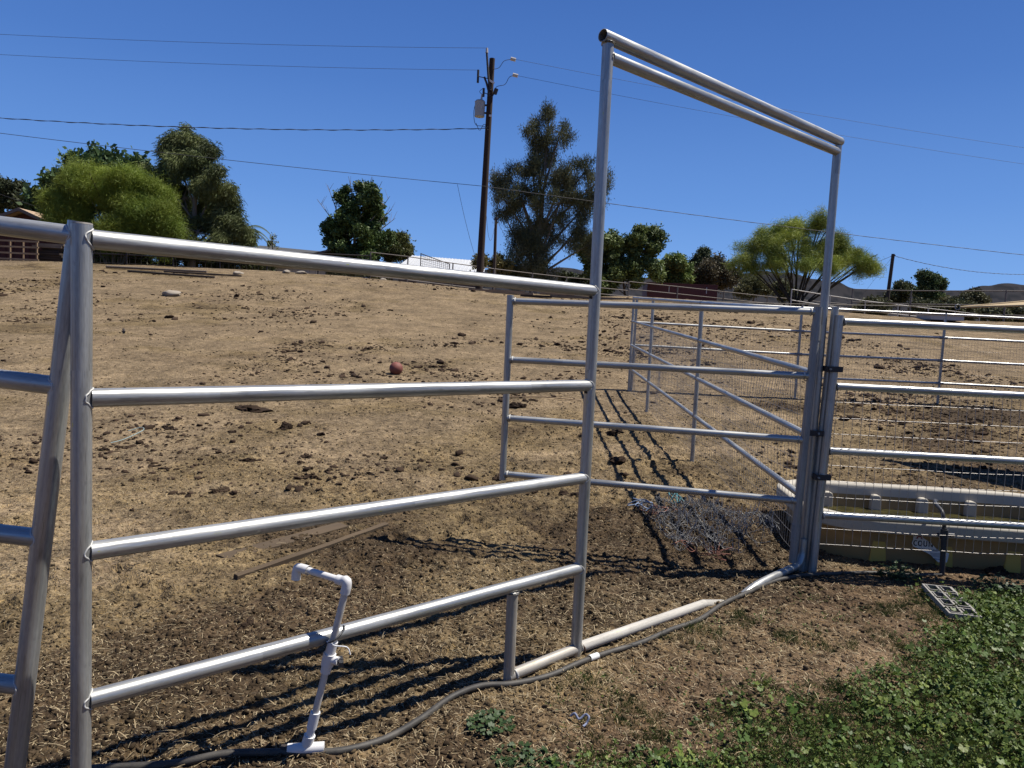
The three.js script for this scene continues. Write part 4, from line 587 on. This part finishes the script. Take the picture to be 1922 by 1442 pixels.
// things on the crest
const onG = (x, z, u) => [x, baseY(x, z) + u, z];
solo('pole_length', [rod(onG(-18.2, -32.2, .08), onG(-13.4, -31.4, .08), .06, .05, 8)], woodGrey, 'longest grey pole lying on the crest near the left post', 'pole');
solo('pole_length', [rod(onG(-16.6, -31.0, .06), onG(-12.4, -29.8, .06), .045, .04, 8)], woodDark, 'dark pole lying in front of the grey pole on the crest', 'pole');
solo('pole_length', [rod(onG(-15.2, -31.3, .06), onG(-11.6, -30.6, .06), .04, .035, 8)], woodDark, 'short dark pole lying across the others on the crest', 'pole');
[[-11.6, -24.4, .26, 'large pale stone on the slope right of the near corner post'], [-12.1, -31.6, .17, 'small white stone on the crest above the pale stone'], [-10.6, -33.4, .2, 'white rubble block at the foot of the crest fence'], [-10.0, -33.6, .2, 'second white rubble block beside the first at the fence foot'], [-7.3, -35, .16, 'pale stone near the shadow of the utility pole'], [-6.4, -34.8, .2, 'pale concrete lump near the shadow of the utility pole']].forEach(([x, z, s, lb], i) => { const g = lump(2, 60 + i, .3); g.scale(s * 1.3, s * .5, s * .8); g.rotateY(i); const o = solo('stone', g, mat([.27, .23, .18], .95), lb, 'stone'); o.position.set(x, baseY(x, z) + s * .2, z); });
[[-.9, -33.6, 2.6, .1, 'pale plank lying on the crest left of the gate end', wood], [-.3, -33.1, 2.2, -.12, 'second pale plank lying on the crest left of the gate end', wood], [.9, -32.4, 1.4, -.05, 'dark timber block on the crest above the open gate', woodDark], [3.8, -33, 4.5, -.06, 'long thin plank on the crest behind the tall post', woodGrey], [1.9, -34, 1.6, .05, 'pale plank beside the boundary fence behind the open gate', wood]].forEach(([x, z, L, a, lb, m]) => { const o = solo('plank', [box(L, .09, .2, 0, 0, 0)], m, lb, 'plank'); o.position.set(x, baseY(x, z) + .05, z); o.rotation.y = a; });
solo('stick', [limb([gpt(-.2, -11.2, .02), gpt(.5, -11.35, .03), gpt(1.1, -11.3, .02)], .012, .008, 5)], wood, 'pale thin stick lying beyond the open gate', 'stick');
solo('stick', [limb([gpt(-9.2, -17, .03), gpt(-8.9, -16.5, .04)], .03, .02, 5)], woodDark, 'short dark stick on the slope right of the corner post', 'stick');
const TREES = {
  oak: {"x": -43.64, "z": -62, "b": [[0.0, 11.19, -0.66, 1.62, 1.3, 1.46], [-1.47, 10.41, -0.48, 1.85, 1.62, 1.66], [2.01, 10.44, 0.28, 0.91, 0.82, 0.82]]},
  mulberry: {"x": -30.51, "z": -52, "b": [[-0.73, 11.85, 0.07, 0.84, 0.38, 0.76], [0.68, 12.47, -0.44, 1.08, 0.46, 0.98], [2.97, 11.82, -0.08, 1.15, 0.62, 1.04], [-2.86, 10.21, -0.02, 0.85, 0.77, 0.76], [-3.76, 9.17, -0.24, 0.69, 0.69, 0.62], [1.4, 11.04, 0.5, 2.09, 0.99, 1.88], [-2.18, 10.89, -0.45, 1.16, 0.62, 1.05]]},
  paloL: {"x": -23.81, "z": -43, "b": [[-2.46, 8.31, -0.15, 1.34, 1.34, 1.2], [-0.63, 9.13, 0.03, 1.75, 0.89, 1.57], [1.48, 8.39, -0.12, 1.75, 1.34, 1.58], [0.11, 7.28, 0.22, 2.53, 1.42, 2.27], [2.5, 6.91, 0.32, 1.32, 1.51, 1.19], [-2.71, 6.96, 0.46, 1.01, 1.19, 0.9], [0.48, 6.16, -0.55, 2.57, 0.96, 2.32]]},
  pepper: {"x": -21.03, "z": -47, "b": [[-0.63, 13.05, 0.12, 0.83, 0.83, 0.75], [-0.7, 11.68, 0.29, 1.45, 1.24, 1.3], [0.4, 11.53, -0.3, 1.47, 1.47, 1.32], [-2.46, 10.62, -0.55, 1.12, 1.58, 1.01], [1.74, 9.72, 0.62, 1.3, 1.54, 1.17], [-0.76, 9.14, -0.42, 2.1, 2.1, 1.89], [1.76, 7.86, -0.23, 1.26, 1.47, 1.13], [0.74, 6.8, 0.95, 2.38, 1.43, 2.14], [2.93, 6.85, 0.08, 0.9, 1.18, 0.81]]},
  cottonwood: {"x": -12.98, "z": -58, "b": [[-0.96, 11.1, -0.02, 0.86, 1.03, 0.77], [0.96, 11.46, 0.3, 1.11, 1.02, 1.0], [-0.01, 10.36, -0.84, 1.83, 1.3, 1.64], [0.15, 8.5, 0.43, 2.04, 1.62, 1.84], [-2.08, 8.47, -0.08, 0.6, 1.12, 0.54], [1.3, 8.27, -0.63, 1.56, 1.47, 1.4], [-0.15, 7.16, 0.41, 2.55, 0.85, 2.3]]},
  roundtree: {"x": -10.7, "z": -62, "b": [[0.05, 8.21, 0.65, 1.5, 1.27, 1.35], [-0.82, 7.64, -0.54, 1.85, 0.92, 1.66], [1.32, 7.81, 0.04, 0.32, 0.32, 0.29]]},
  eucalyptus: {"x": 1.18, "z": -52, "b": [[0.55, 16.75, -0.12, 0.58, 0.62, 0.52], [-0.42, 15.61, 0.24, 0.99, 0.92, 0.89], [1.42, 15.51, 0.24, 1.07, 0.84, 0.96], [0.6, 14.45, -0.35, 1.24, 1.16, 1.11], [-2.07, 12.31, 0.38, 1.14, 0.99, 1.03], [-0.38, 12.42, 0.22, 1.38, 1.38, 1.24], [1.87, 12.52, 0.25, 1.38, 1.53, 1.24], [3.34, 12.95, 0.27, 0.84, 1.07, 0.76], [4.71, 12.7, -0.04, 0.54, 1.0, 0.48], [-1.13, 10.57, 0.46, 1.75, 1.14, 1.58], [1.56, 10.51, 0.67, 1.74, 1.21, 1.57], [3.72, 10.87, -0.46, 1.16, 1.24, 1.05], [-2.74, 11.21, 0.19, 0.54, 0.99, 0.48], [-0.58, 8.75, -0.13, 1.23, 1.31, 1.11], [3.12, 9.09, -0.02, 0.77, 0.77, 0.69], [4.11, 8.03, -0.22, 0.62, 0.93, 0.56], [-0.52, 7.2, 0.29, 1.45, 1.53, 1.31], [-0.65, 6.13, -0.34, 1.62, 1.31, 1.46], [0.75, 5.94, 0.43, 1.14, 0.91, 1.03], [-1.0, 5.54, -0.29, 1.31, 0.85, 1.18], [-0.17, 7.99, 0.08, 1.3, 1.15, 1.17], [-2.34, 9.79, -0.05, 0.46, 0.54, 0.42], [2.48, 8.11, 0.1, 0.84, 0.61, 0.76], [1.32, 8.85, -0.23, 0.77, 0.77, 0.69]]},
  treeA: {"x": 9.0, "z": -58, "b": [[-2.7, 7.77, -0.3, 0.95, 1.64, 0.85], [-0.91, 8.53, 0.32, 1.28, 1.19, 1.15], [1.08, 8.29, 0.35, 1.36, 1.53, 1.23], [0.26, 6.89, 0.15, 2.22, 1.5, 2.0], [-2.29, 6.02, 0.63, 1.48, 1.06, 1.33], [-3.41, 8.14, -0.18, 0.6, 1.37, 0.54]]},
  treeB: {"x": 14.14, "z": -64, "b": [[-0.27, 7.49, 0.6, 1.69, 1.03, 1.52], [-0.72, 6.85, -0.39, 1.19, 0.76, 1.07]]},
  cypress: {"x": 19.02, "z": -75, "b": [[-0.65, 9.59, 0.21, 0.44, 0.88, 0.4], [0.12, 10.08, 0.06, 0.5, 0.77, 0.45], [1.44, 9.32, 0.04, 0.33, 0.44, 0.3]]},
  brownD: {"x": 17.72, "z": -66, "b": [[-0.36, 7.56, 0.83, 1.73, 1.16, 1.56], [0.98, 7.18, 0.39, 1.36, 0.97, 1.22], [-1.39, 6.84, 0.35, 1.21, 0.97, 1.09]]},
  paloR: {"x": 17.0, "z": -44, "b": [[0.1, 8.65, -0.75, 1.72, 0.59, 1.55], [1.11, 8.98, -0.11, 0.85, 0.33, 0.76], [-1.08, 8.05, -0.54, 1.32, 0.46, 1.18], [-2.2, 7.22, -0.42, 1.38, 0.59, 1.24], [-3.22, 6.32, -0.26, 0.92, 0.46, 0.82], [-0.94, 6.97, 0.58, 1.6, 0.58, 1.44], [1.52, 7.84, -0.49, 1.31, 0.66, 1.18], [2.6, 7.22, -0.26, 1.31, 0.72, 1.18], [3.43, 6.66, -0.01, 1.17, 0.65, 1.05], [4.11, 6.54, 0.2, 0.58, 0.52, 0.52], [0.29, 6.24, 0.83, 1.75, 0.45, 1.58], [-2.04, 6.19, 0.27, 1.29, 0.39, 1.16]]},
  shrubA: {"x": 18.2, "z": -55, "b": [[0.03, 5.78, -0.29, 1.02, 0.65, 0.92], [-0.86, 5.32, 0.05, 1.01, 0.49, 0.91]]},
  shrubB: {"x": 20.68, "z": -56, "b": [[-0.11, 5.39, 0.17, 0.82, 0.62, 0.74]]},
  rightTree: {"x": 34.23, "z": -60, "b": [[0.12, 6.4, -0.52, 1.16, 1.12, 1.05], [-0.74, 7.2, 0.1, 0.53, 0.49, 0.48], [0.46, 7.04, -0.06, 0.44, 0.53, 0.4]]},
  rightBush: {"x": 33.06, "z": -62, "b": [[-0.17, 6.19, 0.1, 1.1, 0.73, 0.99], [-1.05, 5.7, 0.14, 0.82, 0.55, 0.74]]},
  scrubA: {"x": 36.7, "z": -58, "b": [[-0.21, 5.29, 0.22, 1.28, 0.85, 1.15], [-1.35, 5.03, 0.03, 1.28, 0.77, 1.16]]},
  scrubB: {"x": 29.46, "z": -50, "b": [[-0.1, 4.22, 0.1, 1.84, 0.59, 1.66]]},
  scrubC: {"x": 26.66, "z": -54, "b": [[0.19, 4.53, -0.48, 1.61, 0.56, 1.45]]},
  scrubD: {"x": 33.86, "z": -50, "b": [[-0.02, 4.06, -0.01, 1.48, 0.44, 1.33]]},
  poleBush: {"x": -1.28, "z": -50, "b": [[0.07, 5.86, -0.25, 0.67, 0.56, 0.6], [-1.14, 6.0, -0.01, 0.37, 0.3, 0.33]]},
  hedgeA: {"x": -25.74, "z": -45, "b": [[-0.96, 4.74, 0.05, 1.33, 0.66, 1.2], [1.02, 4.95, 0.36, 1.32, 0.73, 1.19], [1.92, 4.78, -0.11, 1.0, 0.53, 0.9]]},
  hedgeB: {"x": -22.53, "z": -48, "b": [[-1.4, 5.24, -0.68, 1.44, 0.79, 1.29], [0.71, 5.36, 0.04, 1.42, 0.85, 1.28], [2.3, 5.37, -0.37, 1.25, 0.71, 1.13], [3.95, 5.49, 0.24, 0.99, 0.71, 0.89], [5.06, 5.22, -0.1, 0.89, 0.64, 0.8], [6.12, 4.99, -0.11, 0.89, 0.5, 0.8]]},
  hedgeC: {"x": -16.22, "z": -54, "b": [[-0.59, 4.98, 0.65, 1.58, 0.55, 1.42], [1.53, 5.02, -0.17, 1.6, 0.48, 1.44], [3.5, 5.0, -0.24, 1.6, 0.56, 1.44], [5.51, 4.92, -0.18, 1.2, 0.48, 1.08]]},
  underA: {"x": 4.9, "z": -60, "b": [[0.17, 5.71, -0.03, 1.77, 0.98, 1.6], [1.8, 5.39, -0.72, 1.79, 0.72, 1.61]]}
};
// ---------- trees ----------
function foliage(n, len, wid, spread, droop, fold = .25) { // a small spray of leaf blades
  const P = []; for (let k = 0; k < n; k++) { const a = rnd() * 6.28, el = rr(-.9, .9) - droop, d = V(Math.cos(a) * Math.cos(el), Math.sin(el), Math.sin(a) * Math.cos(el)), o = V(gauss(), gauss(), gauss()).multiplyScalar(spread), s = V(gauss(), gauss(), gauss()).cross(d).normalize(), L = len * rr(.6, 1.2), w = wid * rr(.7, 1.2), m = o.clone().addScaledVector(d, L * .45), e = o.clone().addScaledVector(d, L); e.y -= L * fold * (droop > 0 ? 1 : .3); const l = m.clone().addScaledVector(s, w / 2), r = m.clone().addScaledVector(s, -w / 2); P.push(...o.toArray(), ...l.toArray(), ...e.toArray(), ...o.toArray(), ...e.toArray(), ...r.toArray()); } const g = new THREE.BufferGeometry(); g.setAttribute('position', new THREE.Float32BufferAttribute(P, 3)); g.computeVertexNormals(); return g;
}
function tree(key, name, label, o) {
  const T = TREES[key], gy = baseY(T.x, T.z), t = thing(name, label, o.cat ?? 'tree', [T.x, gy, T.z], o.group), B = T.b.map(([x, y, z, a, b, c]) => [x, y - gy, z, a, b, c]);
  const cx = B.reduce((s, b) => s + b[0], 0) / B.length, top = Math.max(...B.map(b => b[1])), tr = [], subs = []; const r0 = o.trunk ?? top * .028, low = Math.min(...B.map(b => b[1] - b[4]));
  const fork = Math.max(.25, Math.min(top * (o.fork ?? .3), top * .8));
  if (!o.stems) tr.push(limb([[0, -.4, 0], [.1 * r0, fork * .5, 0], [cx * .25, fork, 0], [cx * .5, fork + (top - fork) * .5, 0]], r0, r0 * .45, 9));
  B.forEach((b, i) => {
    const nS = Math.max(4, Math.round((o.sub ?? 5) * (b[3] + b[4]) ));
    if (o.stems) { const a0 = rr(-.12, .12); tr.push(limb([[a0, -.3, rr(-.1, .1)], [b[0] * .22 + a0, b[1] * .3, b[2] * .3], [b[0] * .6, b[1] * .66, b[2] * .7], [b[0], b[1], b[2]]], r0 * rr(.6, 1), .03, 6)); for (let k = 0; k < 2; k++) { const e = [b[0] + rr(-1, 1) * b[3], b[1] + rr(-.4, .6) * b[4], b[2] + rr(-1, 1) * b[5]]; tr.push(limb([[b[0] * .35, b[1] * .42, b[2] * .4], mix([b[0] * .5, b[1] * .6, b[2] * .5], e, .5), e], r0 * .4, .02, 5)); } }
    else { const s = clamp((b[1] - fork * .8) / (top - fork * .8 + .01)) * .9; const st = [cx * .5 * s, fork * .7 + (b[1] * .75 - fork * .7) * s, 0]; tr.push(limb([st, mix(st, [b[0] + rr(-.4, .4), b[1] + rr(-.3, .9), b[2] + rr(-.4, .4)], .5), [b[0], b[1], b[2]]], r0 * .3, r0 * .1, 6)); }
    for (let k = 0; k < nS; k++) { const d = V(gauss(), gauss(), gauss()).normalize(), q = Math.pow(rr(.12, 1), .5); const c = [b[0] + d.x * b[3] * q, b[1] + d.y * b[4] * q, b[2] + d.z * b[5] * q]; const R = (o.cl ?? .42) * rr(.6, 1.25) * Math.min(1, .45 + .5 * Math.min(b[3], b[4])); subs.push([...c, R]); if (k % 2 === 0) tr.push(limb([[b[0], b[1], b[2]], [(b[0] + c[0]) / 2, (b[1] + c[1]) / 2 - .1, (b[2] + c[2]) / 2], c], r0 * .1 + .012, .008, 4)); }
  });
  (o.twigs ?? []).forEach(([x0, y0, x1, y1, z]) => { const p = [x0, y0 - gy, z], e = [x1, y1 - gy, z + rr(-.4, .4)], m = mix(p, e, .5); m[0] += rr(-.15, .15); tr.push(limb([p, m, e], .05, .014, 4)); for (let k = 0; k < 6; k++) { const q = mix(m, e, rr(-.3, .8)); tr.push(limb([q, [q[0] + rr(-.5, .5), q[1] + rr(.25, .9), q[2] + rr(-.3, .3)]], .018, .008, 3)); } });
  part('trunk', tr, o.bark ?? bark, t);
  const pal = o.pal.map(c => c.map(v => v * 1.75)); const tot = subs.reduce((s, c) => s + c[3] * c[3], 0), cum = []; let acc = 0; subs.forEach(c => { acc += c[3] * c[3] / tot; cum.push(acc); });
  const tone = subs.map(() => rr(.78, 1.22)), hue = subs.map(() => rnd()), fl = o.flat ?? .8;
  scatter('crown', '', '', foliage(o.n ?? 9, o.len ?? .2, o.wid ?? .1, o.spread ?? .13, o.droop ?? 0), o.mat, o.count, () => { const u = rnd(); let i = 0, hi = subs.length - 1; while (i < hi) { const m = (i + hi) >> 1; if (cum[m] < u) i = m + 1; else hi = m; } const c = subs[i], d = V(gauss(), gauss() * fl, gauss()).multiplyScalar(c[3] * .5), p = [c[0] + d.x, c[1] + d.y - (o.hang ? rnd() * rnd() * o.hang : 0), c[2] + d.z]; if (p[1] < .1) return null; const k = tone[i] * rr(.8, 1.2), h = clamp(hue[i] + rr(-.3, .3)), col = mix(pal[0], pal[1], h).map(v => v * k); return { p, s: rr(.7, 1.25), r: o.droop ? [rr(-.3, .3), rnd() * 6.28, rr(-.3, .3)] : undefined, c: col }; }, t);
  return t;
}
const lm = leafMat(.42, .55, .3), lmDry = leafMat(.32, .6, .25);
tree('oak', 'oak_tree', 'dark tree behind the barn at the left edge', { count: 3600, mat: lm, pal: [[.030, .040, .016], [.055, .060, .026]], len: .24, wid: .13, sub: 4 });
tree('mulberry', 'broadleaf_tree', 'sparse broadleaf tree poking up behind the left yellow green tree', { count: 1500, mat: lm, pal: [[.030, .055, .020], [.055, .085, .030]], len: .34, wid: .26, spread: .2, n: 6, sub: 3.2, cl: .45 });
tree('paloL', 'palo_verde_tree', 'feathery yellow green tree beside the barn at left', { count: 19000, mat: lm, pal: [[.090, .130, .020], [.175, .205, .034]], len: .34, wid: .018, spread: .16, n: 14, droop: 0, hang: .45, sub: 5.5, cl: .55, stems: true, bark: barkGreen, trunk: .14 });
tree('pepper', 'pepper_tree', 'tallest left tree with drooping grey green foliage', { count: 15000, mat: lm, pal: [[.052, .066, .024], [.115, .130, .050]], len: .26, wid: .045, spread: .13, n: 9, droop: .7, hang: .6, sub: 4.8, cl: .42, bark: barkGrey });
tree('cottonwood', 'cottonwood_tree', 'dark green cottonwood with bare twigs above the grey roof', { count: 6200, mat: lm, pal: [[.034, .060, .016], [.080, .112, .034]], len: .2, wid: .17, spread: .14, n: 10, sub: 5, cl: .44, twigs: [[-1, 8.6, -3.0, 11.1, .3], [-1.2, 9.0, -2.3, 12.3, 0], [0, 10.5, -.6, 13.0, 0], [.8, 10.6, 1.2, 13.1, .2], [1.0, 10.5, 2.0, 12.8, 0], [1.2, 9.6, 2.7, 11.6, .3], [1.3, 9.2, 2.9, 10.6, 0], [1.6, 8.6, 3.2, 9.9, .2]], bark: barkGrey });
tree('roundtree', 'round_tree', 'low rounded olive tree right of the cottonwood', { count: 3200, mat: lm, pal: [[.050, .060, .018], [.095, .095, .030]], len: .2, wid: .13, n: 10, sub: 5, cl: .42 });
tree('eucalyptus', 'eucalyptus_tree', 'tall dusky eucalyptus standing right of the utility pole', { count: 13000, mat: lmDry, pal: [[.046, .054, .026], [.105, .108, .060]], len: .20, wid: .045, spread: .17, n: 8, droop: .7, hang: .5, sub: 6.5, cl: .34, fork: .16, trunk: .36, bark: barkGrey });
tree('treeA', 'leafy_tree', 'dense green tree right of the tall arch post', { count: 7600, mat: lm, pal: [[.045, .064, .020], [.105, .130, .042]], len: .22, wid: .15, n: 10, sub: 4.8, cl: .46 });
tree('underA', 'bushy_shrub', 'dark shrub at the foot of the eucalyptus behind the arch post', { cat: 'shrub', count: 3200, mat: lm, pal: [[.030, .040, .015], [.055, .062, .024]], len: .2, wid: .12, n: 9, sub: 4 });
tree('treeB', 'leafy_tree', 'low bright green tree above the red trailer', { count: 3600, mat: lm, pal: [[.060, .090, .022], [.125, .150, .042]], len: .22, wid: .15, n: 9, sub: 4.6 });
tree('cypress', 'cypress_tree', 'thin dark conifer tips behind the brown tree', { count: 1300, mat: lmDry, pal: [[.022, .034, .016], [.040, .052, .024]], len: .24, wid: .07, n: 9, sub: 6, cl: .35 });
tree('brownD', 'scrub_oak', 'brownish rounded tree right of the red trailer', { count: 4200, mat: lmDry, pal: [[.050, .046, .026], [.085, .070, .042]], len: .2, wid: .12, n: 9, sub: 5 });
tree('paloR', 'palo_verde_tree', 'wide airy yellow green tree seen through the arch', { count: 8500, mat: lm, pal: [[.115, .150, .030], [.215, .235, .050]], len: .40, wid: .014, spread: .15, n: 9, droop: 0, hang: .5, sub: 4.2, cl: .62, flat: .6, stems: true, bark: mat([.035, .028, .018], .9), trunk: .10 });
tree('shrubA', 'bushy_shrub', 'olive shrub left of the airy yellow green tree', { cat: 'shrub', count: 2200, mat: lmDry, pal: [[.055, .058, .024], [.095, .090, .040]], len: .2, wid: .08, n: 9, sub: 5 });
tree('shrubB', 'bushy_shrub', 'small olive shrub below the airy yellow green tree', { cat: 'shrub', count: 1200, mat: lmDry, pal: [[.050, .055, .024], [.085, .085, .040]], len: .2, wid: .08, n: 9, sub: 5 });
tree('rightTree', 'leafy_tree', 'green tree right of the short leaning pole', { count: 3000, mat: lm, pal: [[.038, .060, .022], [.075, .095, .036]], len: .22, wid: .12, n: 9, sub: 5 });
tree('rightBush', 'bushy_shrub', 'dull green shrub beside the short leaning pole', { cat: 'shrub', count: 2200, mat: lm, pal: [[.036, .046, .022], [.065, .072, .034]], len: .2, wid: .1, n: 9, sub: 5 });
tree('scrubA', 'bushy_shrub', 'dark scrub below the far right hill', { cat: 'shrub', count: 3000, mat: lmDry, pal: [[.040, .042, .020], [.075, .070, .034]], len: .2, wid: .1, n: 9, sub: 5 });
tree('scrubB', 'bushy_shrub', 'long low scrub behind the right corral fence', { cat: 'shrub', count: 3000, mat: lmDry, pal: [[.042, .048, .022], [.080, .080, .038]], len: .2, wid: .1, n: 9, sub: 5 });
tree('scrubC', 'bushy_shrub', 'low scrub at the foot of the short leaning pole', { cat: 'shrub', count: 2600, mat: lmDry, pal: [[.042, .046, .022], [.078, .076, .036]], len: .2, wid: .1, n: 9, sub: 5 });
tree('scrubD', 'bushy_shrub', 'low scrub at the right edge behind the pen', { cat: 'shrub', count: 2000, mat: lmDry, pal: [[.042, .046, .022], [.078, .076, .036]], len: .2, wid: .1, n: 9, sub: 5 });
tree('poleBush', 'bushy_shrub', 'yellowish bush at the foot of the short dark pole', { cat: 'shrub', count: 1300, mat: lm, pal: [[.10, .09, .03], [.17, .145, .055]], len: .18, wid: .1, n: 9, sub: 6 });
tree('hedgeA', 'bushy_shrub', 'dark shrubbery under the left yellow green tree behind the mesh fence', { cat: 'shrub', count: 3600, mat: lmDry, pal: [[.030, .034, .014], [.060, .062, .024]], len: .2, wid: .09, n: 9, sub: 5 });
tree('hedgeB', 'bushy_shrub', 'dark shrubbery under the drooping tree behind the mesh fence', { cat: 'shrub', count: 4200, mat: lmDry, pal: [[.030, .036, .015], [.060, .066, .026]], len: .2, wid: .09, n: 9, sub: 5 });
tree('hedgeC', 'bushy_shrub', 'low weedy shrubs behind the crest fence below the grey roof', { cat: 'shrub', count: 3400, mat: lmDry, pal: [[.035, .036, .018], [.075, .065, .030]], len: .18, wid: .07, n: 9, sub: 5 });
{ // palm and agave
  const t = thing('palm_tree', 'small palm with arching fronds at the right of the drooping tree', 'palm', [-21.2, baseY(-21.2, -56), -56]), H = 8.2 - baseY(-21.2, -56); part('trunk', [limb([[0, -.3, 0], [.05, H * .5, 0], [0, H, 0]], .22, .16, 10)], barkGrey, t);
  for (let k = 0; k < 16; k++) { const a = k * 2.4, L = rr(1.5, 2.1), up = rr(.1, 1.1), pts = [], gs = []; for (let i = 0; i <= 8; i++) { const f = i / 8; pts.push([Math.cos(a) * L * f, H + up * L * f - 1.25 * L * f * f * .8, Math.sin(a) * L * f]); } gs.push(limb(pts, .02, .006, 4)); const P = []; for (let i = 4; i < 36; i++) { const f = i / 36 * 8, i0 = Math.min(7, Math.floor(f)), p = mix(pts[i0], pts[i0 + 1], f - i0); for (const s of [-1, 1]) { const e = [p[0] - Math.sin(a) * s * .32 + Math.cos(a) * .15, p[1] - .22, p[2] + Math.cos(a) * s * .32 + Math.sin(a) * .15]; P.push(...p, p[0] + Math.cos(a) * .05, p[1], p[2] + Math.sin(a) * .05, ...e); } } const g = new THREE.BufferGeometry(); g.setAttribute('position', new THREE.Float32BufferAttribute(P, 3)); g.computeVertexNormals(); gs.push(g); part('frond', gs, mat([.07, .095, .035], .6), t); }
  const ax = -16.84, az = -50, ab = baseY(ax, az), q = thing('agave_stalk', 'agave flower stalk rising above the crest left of the house', 'plant', [ax, ab, az]); part('stalk', [limb([[0, -.1, 0], [0, 7.15 - ab, 0]], .06, .03, 6)], barkGreen, q); for (let k = 0; k < 11; k++) { const y = 6.3 - ab + k * .085, a = k * 2.4, r = .34 * (1 - k / 13); const g = foliage(22, .14, .07, .07, 0); g.translate(Math.cos(a) * r, y + .1, Math.sin(a) * r); part('flower_cluster', [g, limb([[0, y, 0], [Math.cos(a) * r, y + .08, Math.sin(a) * r]], .012, .01, 4)], mat([.13, .14, .045], .8), q).userData.kind = 'stuff'; }
}
renderer.render(scene, camera);
